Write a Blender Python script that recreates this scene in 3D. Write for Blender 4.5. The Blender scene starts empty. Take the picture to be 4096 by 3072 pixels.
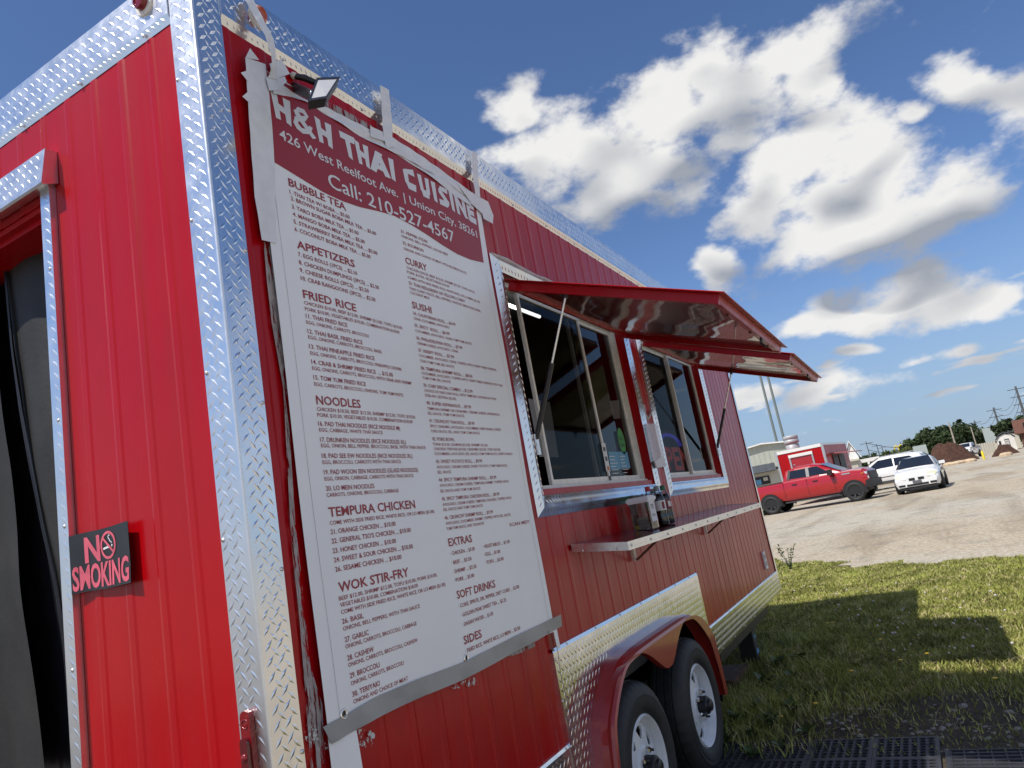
import bpy, math, random
import numpy as np
from mathutils import Vector, Matrix
SC = bpy.context.scene
COL = SC.collection
rad = math.radians
random.seed(7)
# ---------------------------------------------------------------- camera
CAM = np.array([-1.1954, -1.36, 1.43])
RM = np.array([[0.48161475, -0.85826907, -0.17726092], [0.08840668, 0.24881199, -0.96450861], [0.87191255, 0.44885052, 0.19570824]])
FPX = 2898.95                                   # focal length in pixels of the 4096 px wide photograph
cd = bpy.data.cameras.new('camera'); cam = bpy.data.objects.new('camera', cd); COL.objects.link(cam)
cd.sensor_width = 36.0; cd.lens = 36.0 * FPX / 4096; cd.clip_start = 0.05; cd.clip_end = 3000
cam.matrix_world = Matrix(((RM[0][0], -RM[1][0], -RM[2][0], CAM[0]), (RM[0][1], -RM[1][1], -RM[2][1], CAM[1]), (RM[0][2], -RM[1][2], -RM[2][2], CAM[2]), (0, 0, 0, 1)))
SC.camera = cam
# ---------------------------------------------------------------- light
SUNV = Vector((0.509, -0.278, -0.815)).normalized()
sd = bpy.data.lights.new('sun', 'SUN'); sd.energy = 4.6; sd.angle = rad(0.53); sd.color = (1.0, 0.95, 0.87)
so = bpy.data.objects.new('sun', sd); COL.objects.link(so); so.rotation_euler = SUNV.to_track_quat('-Z', 'Y').to_euler(); so.location = (0, 0, 40)
SC.view_settings.view_transform = 'Standard'; SC.view_settings.look = 'None'; SC.view_settings.gamma = 1; SC.view_settings.use_curve_mapping = False
SC.view_settings.exposure = 0.0
SC.render.engine = 'CYCLES'
SC.cycles.max_bounces = 5; SC.cycles.diffuse_bounces = 2; SC.cycles.transparent_max_bounces = 10; SC.cycles.glossy_bounces = 3
# ---------------------------------------------------------------- measuring helpers (photograph pixel -> place)
def ray(u, v):
    return RM.T @ np.array([(u - 2048) / FPX, (v - 1536) / FPX, 1.0])
def onY(u, v, y=0.0):
    d = ray(u, v); return CAM + d * ((y - CAM[1]) / d[1])
def onX(u, v, x=0.0):
    d = ray(u, v); return CAM + d * ((x - CAM[0]) / d[0])
def onZ(u, v, z=0.0):
    d = ray(u, v); return CAM + d * ((z - CAM[2]) / d[2])
def at(u, v, dist):
    d = ray(u, v); return CAM + d * (dist / math.hypot(d[0], d[1]))
def r7(x, y): return (2900 + .31646 * x, 1600 + .31646 * y)
def r8(x, y): return (3400 + .31465 * x, 1550 + .31465 * y)
def z5(x, y): return (900 + .49729 * x, .49729 * y)
def z6(x, y): return (900 + .5425 * x, 750 + .5425 * y)
def z8(x, y): return (1100 + .5425 * x, 2250 + .5425 * y)
def azel(u, v):
    d = ray(u, v); return math.atan2(d[1], d[0]), math.atan2(d[2], math.hypot(d[0], d[1]))
# ---------------------------------------------------------------- sky
W = bpy.data.worlds.new('World'); SC.world = W; W.use_nodes = True
def build_sky():
    nt = W.node_tree; nt.nodes.clear(); N = nt.nodes; Lk = nt.links
    def node(t, **k):
        n = N.new(t)
        for a, b in k.items(): setattr(n, a, b)
        return n
    def val(inp, x):
        if hasattr(x, 'is_linked'): Lk.new(x, inp)
        else: inp.default_value = x
    def math_(op, a, b=0.0, c=None, clamp=False):
        n = node('ShaderNodeMath', operation=op, use_clamp=clamp); val(n.inputs[0], a); val(n.inputs[1], b)
        if c is not None: val(n.inputs[2], c)
        return n.outputs[0]
    def vm(op, a, b=None):
        n = node('ShaderNodeVectorMath', operation=op); val(n.inputs[0], a)
        if b is not None: val(n.inputs[1], b)
        return n.outputs['Value'] if op in ('LENGTH', 'DOT_PRODUCT') else n.outputs[0]
    def smooth(x, a, b):
        n = node('ShaderNodeMapRange', interpolation_type='SMOOTHSTEP'); val(n.inputs[0], x); n.inputs[1].default_value = min(a, b); n.inputs[2].default_value = max(a, b)
        if a > b: n.inputs[3].default_value = 1.0; n.inputs[4].default_value = 0.0
        return n.outputs[0]
    def noise(vec, scale, detail, rough=.55, dist=0.0):
        n = node('ShaderNodeTexNoise'); n.inputs['Scale'].default_value = scale; n.inputs['Detail'].default_value = detail; n.inputs['Roughness'].default_value = rough; n.inputs['Distortion'].default_value = dist
        Lk.new(vec, n.inputs['Vector']); return n
    out = node('ShaderNodeOutputWorld'); bg = node('ShaderNodeBackground'); Lk.new(bg.outputs[0], out.inputs[0]); bg.inputs[1].default_value = 0.105
    sky = node('ShaderNodeTexSky', sky_type='NISHITA'); sky.sun_disc = False; sky.sun_elevation = rad(54.6); sky.sun_rotation = rad(-61.35); sky.altitude = 100; sky.air_density = 1.0; sky.dust_density = 0.12; sky.ozone_density = 3.2
    tc = node('ShaderNodeTexCoord'); D = vm('NORMALIZE', tc.outputs['Generated'])
    sep = node('ShaderNodeSeparateXYZ'); Lk.new(D, sep.inputs[0])
    az = math_('ARCTAN2', sep.outputs[1], sep.outputs[0]); el = math_('ARCSINE', sep.outputs[2])
    cmb = node('ShaderNodeCombineXYZ'); Lk.new(az, cmb.inputs[0]); Lk.new(el, cmb.inputs[1])
    S = vm('MULTIPLY', D, (1, 1, 1.7))
    # cumulus heaps of the photograph: centre and radii in pixels of a 2212 px wide view
    heaps = [(1745, 108, 180, 80), (1590, 190, 140, 120), (1420, 245, 155, 100), (1130, 235, 85, 50), (1210, 320, 160, 85), (1350, 385, 180, 100), (1750, 200, 110, 60),
             (1700, 355, 150, 95), (1870, 300, 115, 85), (1890, 405, 190, 110), (2070, 430, 150, 90), (1640, 455, 110, 90), (1830, 510, 200, 90), (1990, 515, 140, 70),
             (2130, 145, 90, 80), (2200, 215, 75, 110)]
    wisps = [(1985, 215, 62, 26), (1760, 695, 110, 28), (1890, 665, 130, 38), (2030, 622, 150, 40), (2150, 605, 100, 40), (2040, 745, 75, 22), (1572, 585, 46, 50), (1620, 845, 60, 30), (1760, 865, 150, 34), (1845, 755, 48, 20)]
    wob = noise(S, 8.0, 0.0, .6)
    wv = vm('SUBTRACT', wob.outputs['Color'], (.5, .5, .5)); wv = vm('MULTIPLY', wv, (.12, .07, 0))
    AE = vm('ADD', cmb.outputs[0], wv)
    cur = None; num = None; den = None; K_ = 1.4
    for k, (cx, cy, rx, ry) in enumerate(heaps + wisps):
        u, v = cx * 1.8517, cy * 1.8517
        a, e = azel(u, v); a2, e2 = azel(u + 40, v); a3, e3 = azel(u, v + 40)
        sx = math.hypot(a2 - a, e2 - e) / 40 * 1.8517; sy = math.hypot(a3 - a, e3 - e) / 40 * 1.8517
        ix, iy = 1 / (rx * sx * 1.16 * K_), 1 / (ry * sy * 1.24 * K_)
        n = node('ShaderNodeVectorMath', operation='MULTIPLY_ADD'); Lk.new(AE, n.inputs[0]); n.inputs[1].default_value = (ix, iy, 0); n.inputs[2].default_value = (-a * ix, -e * iy, 0); t = n.outputs[0]
        w = math_('SUBTRACT', 1.0, vm('LENGTH', t), clamp=True)
        cur = w if cur is None else math_('MAXIMUM', cur, w)
        if k < len(heaps):
            vy = vm('DOT_PRODUCT', t, (0.12, 1, 0)); num = math_('MULTIPLY', w, vy) if num is None else math_('MULTIPLY_ADD', w, vy, num); den = w if den is None else math_('ADD', den, w)
    tilt = math_('MULTIPLY', math_('DIVIDE', num, math_('ADD', den, .08)), K_); cur = math_('MULTIPLY_ADD', cur, K_, 1 - K_)
    # the same fair-weather clouds all round, away from the heaps above
    far = noise(S, 2.3, 1.0, .5); gen = math_('MULTIPLY_ADD', far.outputs[0], 5.0, -2.62)
    da = math_('ABSOLUTE', math_('SUBTRACT', az, 0.47))
    away = math_('MAXIMUM', smooth(da, .70, .95), smooth(el, .62, .85))
    gen = math_('MULTIPLY_ADD', math_('SUBTRACT', 1.0, away), -3.0, gen)
    low = smooth(el, -.02, .04)
    lo2 = noise(vm('MULTIPLY', D, (9, 9, 46)), 1.0, 2.0, .6); band = math_('MULTIPLY', smooth(el, .01, .05), smooth(el, .26, .14))
    cur = math_('MAXIMUM', cur, math_('MULTIPLY_ADD', band, 1.5, math_('MULTIPLY_ADD', lo2.outputs[0], 5.0, -4.45)))
    cur = math_('MAXIMUM', cur, gen)
    det = noise(S, 19.0, 5.0, .58, 0.0)
    d1 = math_('MULTIPLY_ADD', det.outputs[0], 1.7, -0.84)
    dens = math_('ADD', cur, d1)
    alpha = math_('MULTIPLY', smooth(dens, -.03, .60), low)
    # relief: thicker heaps above a point shade it, tops turn white
    up = vm('ADD', S, (-.02, .012, .055)); det2 = noise(up, 9.0, 1.0, .55); det3 = noise(S, 9.0, 1.0, .55)
    rel = math_('SUBTRACT', det3.outputs[0], det2.outputs[0])
    sh = math_('MULTIPLY_ADD', rel, 1.7, 0.59)
    sh = math_('MULTIPLY_ADD', tilt, .74, sh)
    sh = math_('MULTIPLY_ADD', smooth(dens, .55, 1.5), -.14, sh, clamp=True)
    cr = node('ShaderNodeValToRGB'); Lk.new(sh, cr.inputs[0])
    cr.color_ramp.elements[0].position = .05; cr.color_ramp.elements[0].color = (3.3, 3.6, 4.2, 1)
    cr.color_ramp.elements[1].position = .72; cr.color_ramp.elements[1].color = (8.3, 8.25, 8.15, 1)
    tint = vm('MULTIPLY', sky.outputs[0], (.86, .97, 1.17))
    hz = node('ShaderNodeMix', data_type='RGBA'); Lk.new(math_('MULTIPLY', smooth(el, .30, -.02), .85), hz.inputs['Factor']); Lk.new(tint, hz.inputs['A']); hz.inputs['B'].default_value = (2.9, 4.0, 5.6, 1)
    mx = node('ShaderNodeMix', data_type='RGBA'); Lk.new(alpha, mx.inputs['Factor']); Lk.new(hz.outputs['Result'], mx.inputs['A']); Lk.new(cr.outputs[0], mx.inputs['B'])
    Lk.new(mx.outputs['Result'], bg.inputs[0])
build_sky()
try:
    W.cycles.sampling_method = 'NONE'
except Exception: pass
# ---------------------------------------------------------------- materials
MT = {}
def M(name, col, rough=.5, metal=0.0, coat=0.0, coatr=.06, spec=.5, nz=None, bump=None, bump2=None, emit=None, rz=None, spots=None, trans=0.0, mask=None, ior=1.5, streak=None):
    """principled material; nz=(scale, amount) mottles the colour, bump=(scale, strength, distance), spots=(scale, threshold, colour) flecks, mask=(scale, threshold) breaks it into flakes"""
    m = bpy.data.materials.new(name); m.use_nodes = True; nt = m.node_tree; N = nt.nodes; Lk = nt.links
    b = N['Principled BSDF']; o = N['Material Output']
    b.inputs['Base Color'].default_value = (*col, 1); b.inputs['Roughness'].default_value = rough; b.inputs['Metallic'].default_value = metal
    b.inputs['Coat Weight'].default_value = coat; b.inputs['Coat Roughness'].default_value = coatr; b.inputs['Specular IOR Level'].default_value = spec; b.inputs['IOR'].default_value = ior
    b.inputs['Transmission Weight'].default_value = trans
    geo = N.new('ShaderNodeNewGeometry'); P = geo.outputs['Position']
    def noise(sc, det=4.0, r=.6):
        n = N.new('ShaderNodeTexNoise'); n.inputs['Scale'].default_value = sc; n.inputs['Detail'].default_value = det; n.inputs['Roughness'].default_value = r; Lk.new(P, n.inputs['Vector']); return n
    csock = None
    if nz:
        n = noise(nz[0]); rp = N.new('ShaderNodeValToRGB'); Lk.new(n.outputs[0], rp.inputs[0]); a = nz[1]
        rp.color_ramp.elements[0].position = .32; rp.color_ramp.elements[1].position = .68
        rp.color_ramp.elements[0].color = (*[c * (1 - a) for c in col], 1); rp.color_ramp.elements[1].color = (*[min(1, c * (1 + a)) for c in col], 1); csock = rp.outputs[0]
    if spots:
        n = noise(spots[0], 3.0, .7); rp = N.new('ShaderNodeValToRGB'); Lk.new(n.outputs[0], rp.inputs[0]); rp.color_ramp.elements[0].position = spots[1]; rp.color_ramp.elements[1].position = spots[1] + .03
        mx = N.new('ShaderNodeMix'); mx.data_type = 'RGBA'; Lk.new(rp.outputs[0], mx.inputs['Factor']); mx.inputs['B'].default_value = (*spots[2], 1)
        if csock: Lk.new(csock, mx.inputs['A'])
        else: mx.inputs['A'].default_value = (*col, 1)
        csock = mx.outputs['Result']
    if streak:
        vmn = N.new('ShaderNodeVectorMath'); vmn.operation = 'MULTIPLY'; vmn.inputs[1].default_value = (9, 9, .55); Lk.new(P, vmn.inputs[0])
        n = N.new('ShaderNodeTexNoise'); n.inputs['Scale'].default_value = 1.6; n.inputs['Detail'].default_value = 4; Lk.new(vmn.outputs[0], n.inputs['Vector'])
        mr = N.new('ShaderNodeMapRange'); Lk.new(n.outputs[0], mr.inputs[0]); mr.inputs[1].default_value = .45; mr.inputs[2].default_value = .8; mr.inputs[3].default_value = 0; mr.inputs[4].default_value = streak[0]
        mx = N.new('ShaderNodeMix'); mx.data_type = 'RGBA'; Lk.new(mr.outputs[0], mx.inputs['Factor']); mx.inputs['B'].default_value = (*streak[1], 1)
        if csock: Lk.new(csock, mx.inputs['A'])
        else: mx.inputs['A'].default_value = (*col, 1)
        csock = mx.outputs['Result']
        m2 = N.new('ShaderNodeMapRange'); Lk.new(n.outputs[0], m2.inputs[0]); m2.inputs[1].default_value = .35; m2.inputs[2].default_value = .75; m2.inputs[3].default_value = rough * .85; m2.inputs[4].default_value = rough * 1.35; Lk.new(m2.outputs[0], b.inputs['Roughness'])
    if csock: Lk.new(csock, b.inputs['Base Color'])
    if rz:
        n = noise(rz[0]); mr = N.new('ShaderNodeMapRange'); Lk.new(n.outputs[0], mr.inputs[0]); mr.inputs[1].default_value = .3; mr.inputs[2].default_value = .7; mr.inputs[3].default_value = rz[1]; mr.inputs[4].default_value = rz[2]; Lk.new(mr.outputs[0], b.inputs['Roughness'])
    prev = None
    for bp in (bump, bump2):
        if bp:
            n = noise(bp[0], bp[3] if len(bp) > 3 else 3.0); bu = N.new('ShaderNodeBump'); bu.inputs['Strength'].default_value = bp[1]; bu.inputs['Distance'].default_value = bp[2]; Lk.new(n.outputs[0], bu.inputs['Height'])
            if prev: Lk.new(prev, bu.inputs['Normal'])
            prev = bu.outputs[0]
    if prev:
        Lk.new(prev, b.inputs['Normal'])
        if coat: Lk.new(prev, b.inputs['Coat Normal'])
    if emit: b.inputs['Emission Color'].default_value = (*emit[0], 1); b.inputs['Emission Strength'].default_value = emit[1]
    if mask:
        n = noise(mask[0], 6.0, .72)
        if len(mask) > 2:
            vmn = N.new('ShaderNodeVectorMath'); vmn.operation = 'MULTIPLY'; vmn.inputs[1].default_value = mask[2]; Lk.new(P, vmn.inputs[0]); Lk.new(vmn.outputs[0], n.inputs['Vector'])
        rp = N.new('ShaderNodeValToRGB'); Lk.new(n.outputs[0], rp.inputs[0]); rp.color_ramp.elements[0].position = mask[1]; rp.color_ramp.elements[1].position = mask[1] + .03
        Lk.new(rp.outputs[0], b.inputs['Alpha'])
    MT[name] = m; return m
def glassmat(name, tint, rough=0.0, boost=1.0):
    m = bpy.data.materials.new(name); m.use_nodes = True; nt = m.node_tree; N = nt.nodes; Lk = nt.links; N.clear()
    o = N.new('ShaderNodeOutputMaterial'); t = N.new('ShaderNodeBsdfTransparent'); t.inputs[0].default_value = (*tint, 1)
    g = N.new('ShaderNodeBsdfGlossy'); g.inputs['Roughness'].default_value = rough; g.inputs[0].default_value = (1, 1, 1, 1)
    f = N.new('ShaderNodeFresnel'); f.inputs[0].default_value = 1.52; mu = N.new('ShaderNodeMath'); mu.operation = 'MULTIPLY'; mu.inputs[1].default_value = boost; mu.use_clamp = True
    Lk.new(f.outputs[0], mu.inputs[0])
    x = N.new('ShaderNodeMixShader'); Lk.new(mu.outputs[0], x.inputs[0]); Lk.new(t.outputs[0], x.inputs[1]); Lk.new(g.outputs[0], x.inputs[2]); Lk.new(x.outputs[0], o.inputs[0]); MT[name] = m; return m
M('red_paint', (.40, .0012, .0045), .31, spec=.22, coat=.13, coatr=.10, nz=(1.3, .08), bump=(2.6, .14, .014, 1.0), streak=(.40, (.29, .010, .013)), spots=(160, .80, (.52, .16, .14)))
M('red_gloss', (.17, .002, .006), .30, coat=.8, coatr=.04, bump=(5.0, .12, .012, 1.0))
M('fender_red', (.36, .022, .018), .36, coat=.7, coatr=.08, bump=(3, .06, .01))
M('plate', (.82, .825, .83), .34, 1.0, nz=(7, .05), bump=(5, .12, .010, 1.5), rz=(18, .28, .40), bump2=(160, .10, .001))
M('plate_side', (.80, .81, .825), .17, 1.0, nz=(7, .06), bump=(4, .18, .012, 1.5), rz=(18, .12, .26), bump2=(160, .08, .001))
M('alu', (.78, .77, .75), .30, 1.0, nz=(30, .06), rz=(40, .22, .4))
M('steel_dark', (.05, .045, .045), .45, .6, nz=(20, .2))
M('rust_brown', (.12, .055, .035), .6, .2, nz=(18, .35))
M('caulk', (.55, .53, .50), .7, nz=(40, .15))
M('black_plastic', (.012, .012, .014), .38, nz=(50, .2))
M('rubber', (.018, .018, .019), .62, nz=(25, .25), bump=(90, .25, .002))
M('mat_rubber', (.035, .035, .042), .55, nz=(9, .25))
M('white_vinyl', (.86, .865, .87), .40, nz=(3, .03), bump=(3.5, .30, .008, 1.0), bump2=(1.3, .35, .03, 1.0))
M('print_red', (.33, .022, .032), .42, bump=(3.5, .18, .006, 1.0))
M('print_text', (.33, .030, .045), .45)
M('print_white', (.73, .74, .76), .42)
M('print_black', (.02, .02, .022), .5)
M('tape_white', (.76, .765, .78), .38, nz=(22, .06), bump=(30, .35, .004))
M('tape_grey', (.30, .305, .31), .33, nz=(8, .10), bump=(14, .5, .006), coat=.2)
M('residue', (.36, .31, .30), .75, nz=(30, .25), mask=(9, .46, (6, 1, .7)))
M('chip_white', (.60, .60, .58), .7, mask=(42, .53))
M('frame_white', (.84, .81, .75), .42, nz=(25, .10), spots=(40, .74, (.33, .29, .25)))
M('wheel_white', (.72, .74, .77), .30, coat=.4, nz=(12, .06), spots=(14, .72, (.42, .40, .37)))
M('chrome', (.86, .86, .86), .08, 1.0)
M('curtain', (.017, .0155, .014), .6, nz=(4, .45), bump=(60, .35, .003), spots=(90, .73, (.06, .057, .05)))
M('curtain_edge', (.010, .010, .014), .35, nz=(12, .3))
M('sign_black', (.016, .015, .017), .42, nz=(9, .3))
M('sign_pink', (.66, .11, .16), .5, nz=(26, .18), spots=(18, .66, (.60, .06, .09)))
M('lens_red', (.20, .0015, .005), .16, coat=.5, bump=(120, .4, .002))
M('lens_deep', (.10, .001, .003), .08, coat=1.0)
M('lens_amber', (.55, .10, .015), .14, coat=1.0, bump=(120, .35, .002))
M('lamp_glass', (.72, .70, .66), .12, coat=1.0)
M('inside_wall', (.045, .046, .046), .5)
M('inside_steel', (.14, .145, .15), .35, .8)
M('tube_on', (1, 1, 1), .5, emit=((1, .98, .94), 4.0))
M('neon_blue', (.03, .03, .3), .4, emit=((.12, .10, 1.0), .40))
M('neon_red', (.2, .02, .02), .4, emit=((1, .10, .08), .22))
glassmat('glass', (.52, .56, .56), 0.0, .62); glassmat('glass_screened', (.30, .31, .31), .04, .24); glassmat('clear_plastic', (.86, .87, .87), .05); glassmat('bottle_clear', (.80, .83, .83), .03)
M('cola', (.012, .006, .005), .12, coat=.8)
M('cap_red', (.50, .02, .02), .4); M('cap_green', (.01, .13, .05), .4); M('cap_grey', (.22, .225, .23), .4)
M('label_white', (.70, .70, .70), .5); M('label_green', (.03, .36, .14), .45); M('label_maroon', (.20, .012, .03), .45)
M('paper', (.74, .73, .78), .8); M('paper_dim', (.50, .48, .44), .8); M('banknote', (.30, .33, .27), .8, nz=(90, .4)); M('tag_yellow', (.70, .55, .03), .5)
M('sticker_green', (.045, .30, .07), .45); M('sticker_blue', (.11, .32, .50), .5); M('ink', (.02, .02, .03), .6); M('orange_dot', (.55, .16, .06), .6)
M('lid_white', (.72, .71, .76), .4)
m = bpy.data.materials.new('film'); m.use_nodes = True; m.node_tree.nodes['Principled BSDF'].inputs['Base Color'].default_value = (.78, .66, .68, 1); m.node_tree.nodes['Principled BSDF'].inputs['Roughness'].default_value = .22; m.node_tree.nodes['Principled BSDF'].inputs['Alpha'].default_value = .42; MT['film'] = m
# ---------------------------------------------------------------- mesh helpers
class MB:
    def __init__(s): s.v = []; s.f = []; s.m = []; s.sm = []
    def add(s, vs, fs, m=0, smooth=False):
        o = len(s.v); s.v += [tuple(map(float, p)) for p in vs]
        for f in fs: s.f.append(tuple(o + i for i in f)); s.m.append(m); s.sm.append(smooth)
        return s
    def quad(s, a, b, c, d, m=0): return s.add((a, b, c, d), ((0, 1, 2, 3),), m)
    def poly(s, pts, m=0): return s.add(pts, (tuple(range(len(pts))),), m)
    def obox(s, o, U, V, Wv, m=0):
        o, U, V, Wv = map(np.array, (o, U, V, Wv)); c = [o, o + U, o + U + V, o + V]; c += [p + Wv for p in c]
        fs = ((3, 2, 1, 0), (4, 5, 6, 7), (0, 1, 5, 4), (1, 2, 6, 5), (2, 3, 7, 6), (3, 0, 4, 7))
        if np.dot(np.cross(U, V), Wv) < 0: fs = tuple(tuple(reversed(f)) for f in fs)
        return s.add(c, fs, m)
    def box(s, x0, x1, y0, y1, z0, z1, m=0): return s.obox((x0, y0, z0), (x1 - x0, 0, 0), (0, y1 - y0, 0), (0, 0, z1 - z0), m)
    def bar(s, a, b, w, h, m=0, up=(0, 0, 1)):
        a, b = np.array(a, float), np.array(b, float); d = b - a; d = d / np.linalg.norm(d); u = np.array(up, float)
        if abs(d @ u) > .98: u = np.array([1., 0, 0])
        x = np.cross(d, u); x /= np.linalg.norm(x); y = np.cross(x, d)
        return s.obox(a - x * w / 2 - y * h / 2, b - a, x * w, y * h, m)
    def tube(s, pts, r, n=8, m=0, caps=True, smooth=True):
        P = [np.array(p, float) for p in pts]; R = r if isinstance(r, (list, tuple)) else [r] * len(P); vs = []; prev = None
        for i, p in enumerate(P):
            t = P[min(i + 1, len(P) - 1)] - P[max(i - 1, 0)]; t = t / (np.linalg.norm(t) + 1e-12)
            if prev is None:
                a = np.array([0, 0, 1.]) if abs(t[2]) < .9 else np.array([1., 0, 0]); x = np.cross(t, a)
            else: x = prev - t * (prev @ t)
            x /= np.linalg.norm(x); prev = x; y = np.cross(t, x)
            vs += [p + R[i] * (math.cos(k * 2 * math.pi / n) * x + math.sin(k * 2 * math.pi / n) * y) for k in range(n)]
        fs = [(i * n + k, i * n + (k + 1) % n, (i + 1) * n + (k + 1) % n, (i + 1) * n + k) for i in range(len(P) - 1) for k in range(n)]
        s.add(vs, fs, m, smooth)
        if caps: s.add(vs[:n], (tuple(reversed(range(n))),), m); s.add(vs[-n:], (tuple(range(n)),), m)
        return s
    def lathe(s, prof, o=(0, 0, 0), axis=(0, 0, 1), n=24, m=0, smooth=True, mod=None):
        o = np.array(o, float); ax = np.array(axis, float); ax /= np.linalg.norm(ax); a = np.array([1., 0, 0]) if abs(ax[0]) < .9 else np.array([0, 1., 0])
        x = np.cross(ax, a); x /= np.linalg.norm(x); y = np.cross(ax, x); vs = []
        for j, (r, h) in enumerate(prof):
            for k in range(n):
                t = k * 2 * math.pi / n; rr = r + (mod(j, k) if mod else 0); vs.append(o + ax * h + rr * (math.cos(t) * x + math.sin(t) * y))
        fs = [(j * n + k, j * n + (k + 1) % n, (j + 1) * n + (k + 1) % n, (j + 1) * n + k) for j in range(len(prof) - 1) for k in range(n)]
        return s.add(vs, fs, m, smooth)
    def prism(s, poly, fn, d0, d1, m=0, ms=None):
        """poly: 2-D outline; fn(a, b, depth) -> point"""
        n = len(poly); A = [fn(a, b, d0) for a, b in poly]; B = [fn(a, b, d1) for a, b in poly]
        s.add(A, (tuple(range(n)),), m); s.add(B, (tuple(reversed(range(n))),), m)
        s.add(A + B, [(i, i + n, (i + 1) % n + n, (i + 1) % n) for i in range(n)], m if ms is None else ms); return s
    def sheet(s, fn, nu, nv, m=0, smooth=True):
        vs = [fn(i / nu, j / nv) for j in range(nv + 1) for i in range(nu + 1)]; w = nu + 1
        return s.add(vs, [(j * w + i, j * w + i + 1, (j + 1) * w + i + 1, (j + 1) * w + i) for j in range(nv) for i in range(nu)], m, smooth)
    def plate(s, o, U, V, w, h, m=0, sp=.0345, keep=None, base=True, ph=(0, 0), lug=.0345, hh=.00105):
        """tread plate: a sheet w x h spanned by unit vectors U, V from corner o, with raised diamond lugs"""
        o, U, V = (np.array(q, float) for q in (o, U, V)); Nn = np.cross(U, V)
        if base: s.add([o, o + U * w, o + U * w + V * h, o + V * h], ((0, 1, 2, 3),), m)
        nu, nv = int(w / sp) + 2, int(h / sp) + 2; hl, hw = lug / 2, lug * .14; vs = []; fs = []
        for q in (0, 1):
            dx, dy = (.7071, .7071) if q == 0 else (.7071, -.7071)
            for i in range(-1, nu):
                for j in range(-1, nv):
                    a = (i + ph[0] + .5 * q) * sp; b = (j + ph[1] + .5 * q) * sp
                    pts = [(a - dx * hl, b - dy * hl), (a + dy * hw, b - dx * hw), (a + dx * hl, b + dy * hl), (a - dy * hw, b + dx * hw)]
                    if any(p[0] < .001 or p[0] > w - .001 or p[1] < .001 or p[1] > h - .001 for p in pts): continue
                    if keep and not keep(a, b): continue
                    k = len(vs); c = o + U * a + V * b + Nn * hh
                    vs += [o + U * p[0] + V * p[1] for p in pts]; e = (U * dx + V * dy) * hl * .22; vs += [c - e, c + e]
                    fs += [(k, k + 1, k + 4), (k + 1, k + 5, k + 4), (k + 1, k + 2, k + 5), (k + 2, k + 3, k + 5), (k + 3, k + 4, k + 5), (k + 3, k, k + 4)]
        return s.add(vs, fs, m)
    def mesh(s, name, mats, sharp=None):
        me = bpy.data.meshes.new(name); me.from_pydata(s.v, [], s.f)
        for q in mats: me.materials.append(MT[q] if isinstance(q, str) else q)
        me.polygons.foreach_set('material_index', s.m); me.polygons.foreach_set('use_smooth', s.sm)
        if sharp: me.set_sharp_from_angle(angle=rad(sharp))
        me.update(); return me
    def build(s, name, mats, parent=None, sharp=None, loc=None, rot=None):
        if isinstance(mats, str): mats = (mats,)
        o = bpy.data.objects.new(name, s.mesh(name, mats, sharp)); COL.objects.link(o)
        if parent: o.parent = parent
        if loc is not None: o.location = loc
        if rot is not None: o.rotation_euler = rot
        return o
def tag(o, label=None, cat=None, group=None, kind=None):
    for k, v in (('label', label), ('category', cat), ('group', group), ('kind', kind)):
        if v: o[k] = v
    return o
def empty(name, loc=(0, 0, 0), rz=0.0, label=None, cat=None, group=None):
    o = bpy.data.objects.new(name, None); COL.objects.link(o); o.location = loc; o.rotation_euler = (0, 0, rz); o.empty_display_size = .2
    return tag(o, label, cat, group)
def inst(name, me, parent=None, loc=(0, 0, 0), rot=(0, 0, 0), scale=(1, 1, 1)):
    o = bpy.data.objects.new(name, me); COL.objects.link(o); o.parent = parent; o.location = loc; o.rotation_euler = rot; o.scale = scale; return o
def copy_tree(o, parent=None):
    c = o.copy(); COL.objects.link(c); c.parent = parent
    for ch in [q for q in bpy.data.objects if q.parent == o]: copy_tree(ch, c)
    return c
_fc = {}
def glyphs(text, bold=0.0, res=2):
    """outline letters as flat triangles: (verts 2-D, faces, width) for cap height 1"""
    key = (text, bold, res)
    if key in _fc: return _fc[key]
    cu = bpy.data.curves.new('t', 'FONT'); cu.body = text; cu.size = 1.0; cu.resolution_u = res; cu.offset = bold; cu.fill_mode = 'FRONT'
    ob = bpy.data.objects.new('t', cu); me = bpy.data.meshes.new_from_object(ob)
    co = np.empty(len(me.vertices) * 3); me.vertices.foreach_get('co', co); co = co.reshape(-1, 3)[:, :2]; fs = [tuple(p.vertices) for p in me.polygons]
    bpy.data.objects.remove(ob); bpy.data.curves.remove(cu); bpy.data.meshes.remove(me)
    x0 = co[:, 0].min(); co = co - [x0, 0]; _fc[key] = (co / .727, fs, float(co[:, 0].max()) / .727); return _fc[key]
def put_text(mb, text, fn, x, z, width=None, cap=.01, m=0, bold=0.0, res=2):
    """fn(a, b) -> point; letters start at (x, z), are cap high and stretched to width"""
    co, fs, w = glyphs(text, bold, res); sx = (width / w) if width else cap
    mb.add([fn(x + c[0] * sx, z + c[1] * cap) for c in co], fs, m); return mb
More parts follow.
